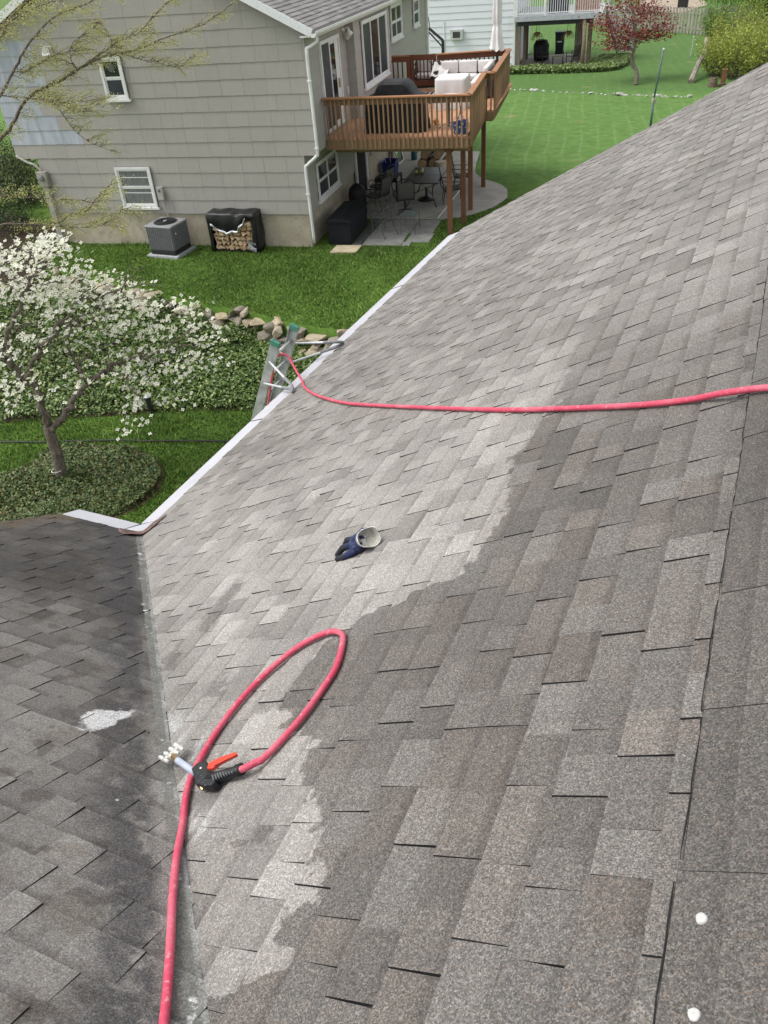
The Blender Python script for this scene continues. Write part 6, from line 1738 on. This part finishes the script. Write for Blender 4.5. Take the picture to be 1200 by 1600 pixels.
p = terr(45, 362); shrub('low_shrub', 'low dark shrub in the mulch bed by the foundation', (p.x - .5, p.y - .2, 0), (.8, .5, .35), 40, 30, .05, M_dsh, .15)

# red maple
mp_ = thing('red_maple', 'small red leaved maple tree on the far lawn', 'tree', terr(993, 133))
B0 = mp_.location.copy(); dM = proj(B0)[2]
m = MB(); limb(m, [B0, at_d(994, 112, dM), at_d(987, 95, dM), at_d(990, 78, dM - .1), at_d(994, 60, dM - .2), at_d(990, 30, dM - .3), at_d(985, 0, dM - .4)], .11, .04, 7, .02)
mb_ = [[(990, 80), (975, 72), (960, 70), (945, 66)], [(992, 66), (970, 50), (955, 38), (938, 34)], [(992, 60), (1015, 48), (1035, 42), (1050, 38)], [(990, 40), (975, 22), (965, 8)], [(990, 35), (1010, 20), (1030, 12), (1040, 8)], [(988, 78), (965, 74), (940, 70)], [(993, 62), (1005, 66), (1010, 62)], [(990, 20), (985, -10), (990, -30)], [(992, 60), (980, 58), (968, 58)]]
lf = []
for pts in mb_:
    limb(m, [at_d(x, y, dM - .2 + random.uniform(-.6, .6)) for x, y in pts], .035, .010, 5, .02)
def rl(x, y, n, sx=.35, sz=.09):
    c = at_d(x, y, dM + random.uniform(-1.0, .8)) - B0
    for k in range(n): lf.append((c.x + random.gauss(0, sx), c.y + random.gauss(0, sx), c.z + random.gauss(0, sz)))
for k in range(150):
    x = random.uniform(932, 1050); y = random.uniform(-10, 62)
    if abs(x - 990) > 22 + 36 * min(1, max(0, y + 12) / 40): continue
    if y > 45 and abs(x - 990) > 50: continue
    rl(x, y, 36)
for k in range(16): rl(random.uniform(938, 985), random.uniform(62, 78), 30, .3, .07)
for k in range(10): rl(random.uniform(980, 1010), random.uniform(48, 66), 26, .25, .1)
m.build('trunk', M_tbark, mp_, smooth=True)
leaf_mesh('crown', lf, .12, leaf_mat('red_leaf', [(.11, .012, .015), (.20, .022, .025), (.28, .045, .045), (.16, .03, .03)], .55, .3), mp_, up=.5)

# metal pole with a clamp
pb = terr(1016, 200)
o = thing('metal_pole', 'tall slim grey green metal pole standing on the back lawn', 'pole', pb)
m = MB(); m.tube([(0, 0, 0), (.0, 0, 1.0)], .045, 10); m.tube([(0, 0, .98), (.14, 0, 2.72)], .035, 10); m.build('pole_tube', mat_simple('pole_green', (.10, .145, .14), .5, .15, 6), o, smooth=True)
m = MB(); m.lathe([(.06, .9), (.065, 1.0), (.05, 1.08)], (0, 0, 0), 10); m.bar((.05, 0, .95), (.13, 0, .92), .03, .05); m.build('clamp', M_mgrey, o)
m = MB(); m.lathe([(.038, 2.71), (.03, 2.75), (.005, 2.76)], (.14, 0, 0), 10); m.build('cap', M_trim, o)
# white edging stones
es = thing('stone_edging', 'curving row of white edging stones between the two back lawns', 'edging', (0, 0, 0))
M_wst = mat_simple('white_stone', (.42, .41, .38), .85, .15, 8)
ex = 790.0
while ex < 1080:
    ey = interp(ex, [(790, 139.5), (850, 143), (900, 146.5), (960, 148.5), (1010, 150.5), (1080, 152.5)]); p = terr(ex, ey)
    s = random.choice((.05, .06, .08, .09, .13)) * (1.5 if 960 < ex < 985 else 1); rock('stone', (p.x, p.y + random.uniform(-.1, .1), p.z + s * .3), (s * 1.3, s, s * .7), M_wst, es, 12)
    ex += random.uniform(5, 16) if ex < 960 else random.uniform(4, 10)

# paling fence
fe = thing('paling_fence', 'weathered grey paling fence along the end of the far lawn', 'fence', (0, 0, 0))
M_pal = wood_mat('grey_paling', (.27, .245, .215), .16, (9, 9, 1))
fp = [terr(925, 40), terr(960, 43.5), terr(1020, 48), terr(1100, 55.5), terr(1125, 50), terr(1190, 46)]
for a, b in zip(fp[:-1], fp[1:]):
    d = (b - a); L_ = math.hypot(d.x, d.y); n = max(3, int(L_ / .21)); side = Vector((-d.y, d.x, 0)).normalized()
    for k in range(n):
        p = a.lerp(b, (k + .5) / n); p.z = hgt(p.x, p.y); off = side * (.035 if k % 2 else -.035)
        m = MB(); u = Vector((d.x, d.y, 0)).normalized() * (.072)
        hgh = 1.72 + random.uniform(-.02, .02)
        m.bar(p + off + Vector((0, 0, .03)), p + off + Vector((0, 0, hgh)), .15, .022, side); m.build('paling', M_pal, fe)
    for hz in (.4, 1.35):
        m = MB(); m.bar(Vector((a.x, a.y, hgt(a.x, a.y) + hz)), Vector((b.x, b.y, hgt(b.x, b.y) + hz)), .04, .09); m.build('fence_rail', M_pal, fe)
    m = MB(); m.bar(Vector((b.x, b.y, hgt(b.x, b.y))), Vector((b.x, b.y, hgt(b.x, b.y) + 1.8)), .12, .12); m.build('fence_post', M_pal, fe)
# weathered log, stump and stake near the shrubs
a = terr(1079, 130); b = at_d(1104, 60, proj(a)[2] + 3)
o = thing('leaning_log', 'weathered grey log leaning at the edge of the shrubs', 'log', a)
m = MB(); q = [Vector((0, 0, .05)), Vector(at_d(1092, 98, proj(a)[2] + 1)) - a, Vector(at_d(1101, 80, proj(a)[2] + 2)) - a, b - a]; q = [Vector((v.x, v.y, max(v.z, .06))) for v in q]
m.tube(smooth_path(q, 5), [.15 - .004 * i for i in range(16)], 8); m.build('trunk', mat_simple('grey_driftwood', (.27, .235, .195), .95, .3, 6, bump=.7), o)
m = MB(); m.tube([q[1] + Vector((.0, 0, 0)), q[1] + Vector((.35, .1, .45))], [.05, .02], 6); m.build('broken_limb', bpy.data.materials['grey_driftwood'], o)
p = terr(1113, 136); o = thing('tree_stump', 'short broken stump beside the leaning log', 'stump', p)
m = MB(); V = []; n = 14
for (r, z) in ((.26, -.05), (.2, .15), (.18, .38)):
    for j in range(n):
        a_ = 2 * math.pi * j / n; V.append((r * (1 + .15 * math.sin(3 * a_)) * math.cos(a_), r * math.sin(a_), z + (.10 * math.sin(5 * a_) if z > .3 else 0)))
m._add(V, [(i * n + j, i * n + (j + 1) % n, (i + 1) * n + (j + 1) % n, (i + 1) * n + j) for i in range(2) for j in range(n)] + [tuple(range(2 * n, 3 * n))]); m.build('stump', M_bark, o, smooth=True)
m = MB(); m.tube([(.15, .05, .0), (.5, .2, .12), (.8, .1, .02)], [.08, .06, .03], 6); m.build('root', M_bark, o)
p = terr(1129, 133); o = thing('wooden_stake', 'short rust brown post in front of the yellow green shrubs', 'post', p)
m = MB(); m.box(-.11, .11, -.11, .11, -.05, .66); m.build('stake', M_wpost, o, bevel=.01); m = MB(); m.box(-.12, .12, -.12, .12, .66, .70); m.build('stake_cap', M_wpost, o)
p = terr(1078, 89); o = thing('thin_stake', 'thin pale stake leaning on the far lawn', 'stake', p)
m = MB(); tp = at_d(1084, 58, proj(p)[2]) - p; m.tube([(0, 0, 0), tp * .5 + Vector((.03, 0, 0)), tp], .035, 6); m.build('stick', M_pal, o)
m = MB(); m.tube([tp, tp + Vector((.01, 0, .05))], .04, 6); m.build('tip', M_trim, o)

# yellow green shrubs and trees at the right edge
M_fs = leaf_mat('spring_shrub_leaf', [(.17, .23, .03), (.28, .34, .04), (.37, .42, .07), (.44, .46, .12), (.22, .27, .05)], .6, .35)
M_ft = leaf_mat('spring_tree_leaf', [(.07, .14, .02), (.12, .21, .03), (.18, .28, .05), (.25, .36, .08)], .6, .35)
def twig_shrub(label, px, py, w, h, n, mt, leaf=.125, depth=None):
    c = terr(px, py); o = thing('spring_shrub', label, 'shrub', c, 0, 'spring shrubs behind the roof'); m = MB(); pts = []
    for k in range(n):
        a = random.uniform(0, 6.28); r = w * math.sqrt(random.random()); hh_ = h * random.uniform(.55, 1.1) * (1 - .25 * r / w)
        b0_ = Vector((r * .35 * math.cos(a), r * .35 * math.sin(a), 0)); e = Vector((r * math.cos(a) + random.gauss(0, .2), r * math.sin(a) + random.gauss(0, .2), hh_))
        mid = b0_.lerp(e, .5) + Vector((0, 0, .15 * hh_)); m.tube([b0_, mid, e], [.018, .012, .004], 4)
        for s in range(46):
            u = random.uniform(.15, 1.05); q = b0_.lerp(mid, u * 2) if u < .5 else mid.lerp(e, u * 2 - 1)
            pts.append((q.x + random.gauss(0, .14), q.y + random.gauss(0, .14), q.z + random.gauss(0, .12)))
    m.build('stems', M_tbark, o); leaf_mesh('foliage', pts, leaf, mt, o, up=.2, asp=.5); return o
twig_shrub('yellow green spring shrub nearest the leaning log', 1118, 118, 1.5, 2.0, 70, M_fs)
twig_shrub('yellow green spring shrub left of the roof peak', 1150, 122, 1.9, 2.4, 90, M_fs)
twig_shrub('yellow green spring shrub at the right picture edge', 1190, 112, 2.1, 2.8, 100, M_fs)
twig_shrub('yellow green spring shrub in front of the fence end', 1140, 92, 1.9, 2.4, 70, M_fs)
twig_shrub('dense dark green bush at the fence corner', 1118, 66, 1.3, 2.4, 60, M_ft)
twig_shrub('tall yellow green shrub behind the others at the right edge', 1185, 85, 2.4, 3.2, 90, M_fs)
def far_tree(label, px, py, hgt_, cr_, mt, ncl=120, leaf=.16, low=.35):
    c = terr(px, py); o = thing('spring_tree', label, 'tree', c, 0, 'trees beyond the fence'); m = MB()
    m.tube([(0, 0, -.1), (.1, 0, hgt_ * .35), (0, .1, hgt_ * .65), (.05, 0, hgt_ * .9)], [.20, .16, .10, .03], 8)
    for k in range(9):
        a = k * .9; z = hgt_ * (low + .06 * k); m.tube([(0, 0, z), (cr_ * .5 * math.cos(a), cr_ * .5 * math.sin(a), z + .5), (cr_ * .95 * math.cos(a), cr_ * .95 * math.sin(a), z + .9)], [.07, .04, .012], 5)
    m.build('trunk', M_tbark, o); leaf_mesh('crown', clumps((0, 0, hgt_ * .72), (cr_, cr_, hgt_ * .38), ncl, 45, .38), leaf, mt, o, up=.3); return o
far_tree('light green tree beyond the fence at the top right', 1160, 34, 3.6, 2.8, M_ft)
far_tree('light green tree beside the fence end at the right', 1192, 55, 3.2, 2.4, M_ft)
far_tree('green tree behind the fence corner', 1128, 26, 3.0, 2.4, M_ft, 90)
# slope, shed and bin beyond the fence
far_d = [terr(1000, 18), terr(1062, 22), terr(1105, 8), terr(1085, -20), terr(1000, -20)]
m = MB(); m.extrude([p + Vector((0, 0, .02)) for p in far_d], (0, 0, .02)); tag(m.build('gravel_drive', mat_simple('tan_gravel', (.33, .27, .20), .95, .2, 2, bump=.4), None), kind='structure')
p = terr(1066, 14); o = thing('far_bin', 'black bin standing beyond the paling fence', 'bin', p)
m = MB(); m.box(-.5, .5, -.4, .4, .1, 2.2); m.build('bin_body', M_acd, o, bevel=.1); m = MB(); m.box(-.55, .55, -.45, .45, 2.2, 2.35); m.build('bin_lid', M_acd, o, bevel=.03)
# dandelion-pale tufts against the foundation and grass blades over the near lawns
M_blade = leaf_mat('grass_blade', [(.040, .092, .014), (.078, .155, .024), (.130, .220, .040), (.205, .290, .062)], .6, .2)
def grass(name, label, n, xr, yr, hmean, test, width=.014):
    X = rng.uniform(*xr, n); Y = rng.uniform(*yr, n)
    ok = np.array([test(a, b) for a, b in zip(X, Y)]); X = X[ok]; Y = Y[ok]; n = len(X)
    Z = np.array([hgt(a, b) for a, b in zip(X, Y)]) - .004
    h = hmean * rng.uniform(.5, 1.3, n) * (1 + .35 * np.sin(X * 2.3) * np.sin(Y * 1.9)); a = rng.uniform(0, 6.283, n); w = width * rng.uniform(.7, 1.4, n)
    dx, dy = np.cos(a) * w, np.sin(a) * w; lx, ly = rng.normal(0, .45, n) * h, rng.normal(0, .45, n) * h
    V = np.stack([np.stack([X - dx, Y - dy, Z], 1), np.stack([X + dx, Y + dy, Z], 1), np.stack([X + lx, Y + ly, Z + h], 1)], 1).reshape(-1, 3)
    return tag(mesh_np(name, V, np.arange(n * 3).reshape(n, 3), M_blade), label, 'grass', kind='stuff')
def hl(x, y):
    d = Vector((x, y, 0)) - H1; return d.x * math.cos(HY) + d.y * math.sin(HY), -d.x * math.sin(HY) + d.y * math.cos(HY)
bed2 = [(p.x, p.y) for p in bed]
def t_up(x, y):
    if y < interp(x, YW) + .02: return False
    a, b = hl(x, y)
    if -7.8 < a < .02 and b > -.01: return False
    if 0 <= a < 3.1 and b > .2: return False
    if in_poly(a, b, pat): return False
    if -4.35 < a < -3.5 and -1.05 < b < -.1: return False
    if in_poly(x, y, bed2): return False
    return True
grass('upper_grass', 'short mown grass on the lawn by the beige house', 130000, (-19, -4), (14, 24), .055, t_up)
grass('lower_grass', 'rough grass on the lower lawn beside the bank', 70000, (-14.5, -5), (6.5, 12.5), .07, lambda x, y: y < interp(x, YB) and not in_poly(x, y, rp_), .012)
def t_edge(x, y):
    a, b = hl(x, y); return -7.6 < a < .5 and -.22 < b < .0 and random.random() < .5 + .5 * math.sin(a * 2.1)
grass('wall_tufts', 'taller grass tufts along the concrete foundation', 16000, (-19, -9), (16.5, 20), .13, t_edge, .010)
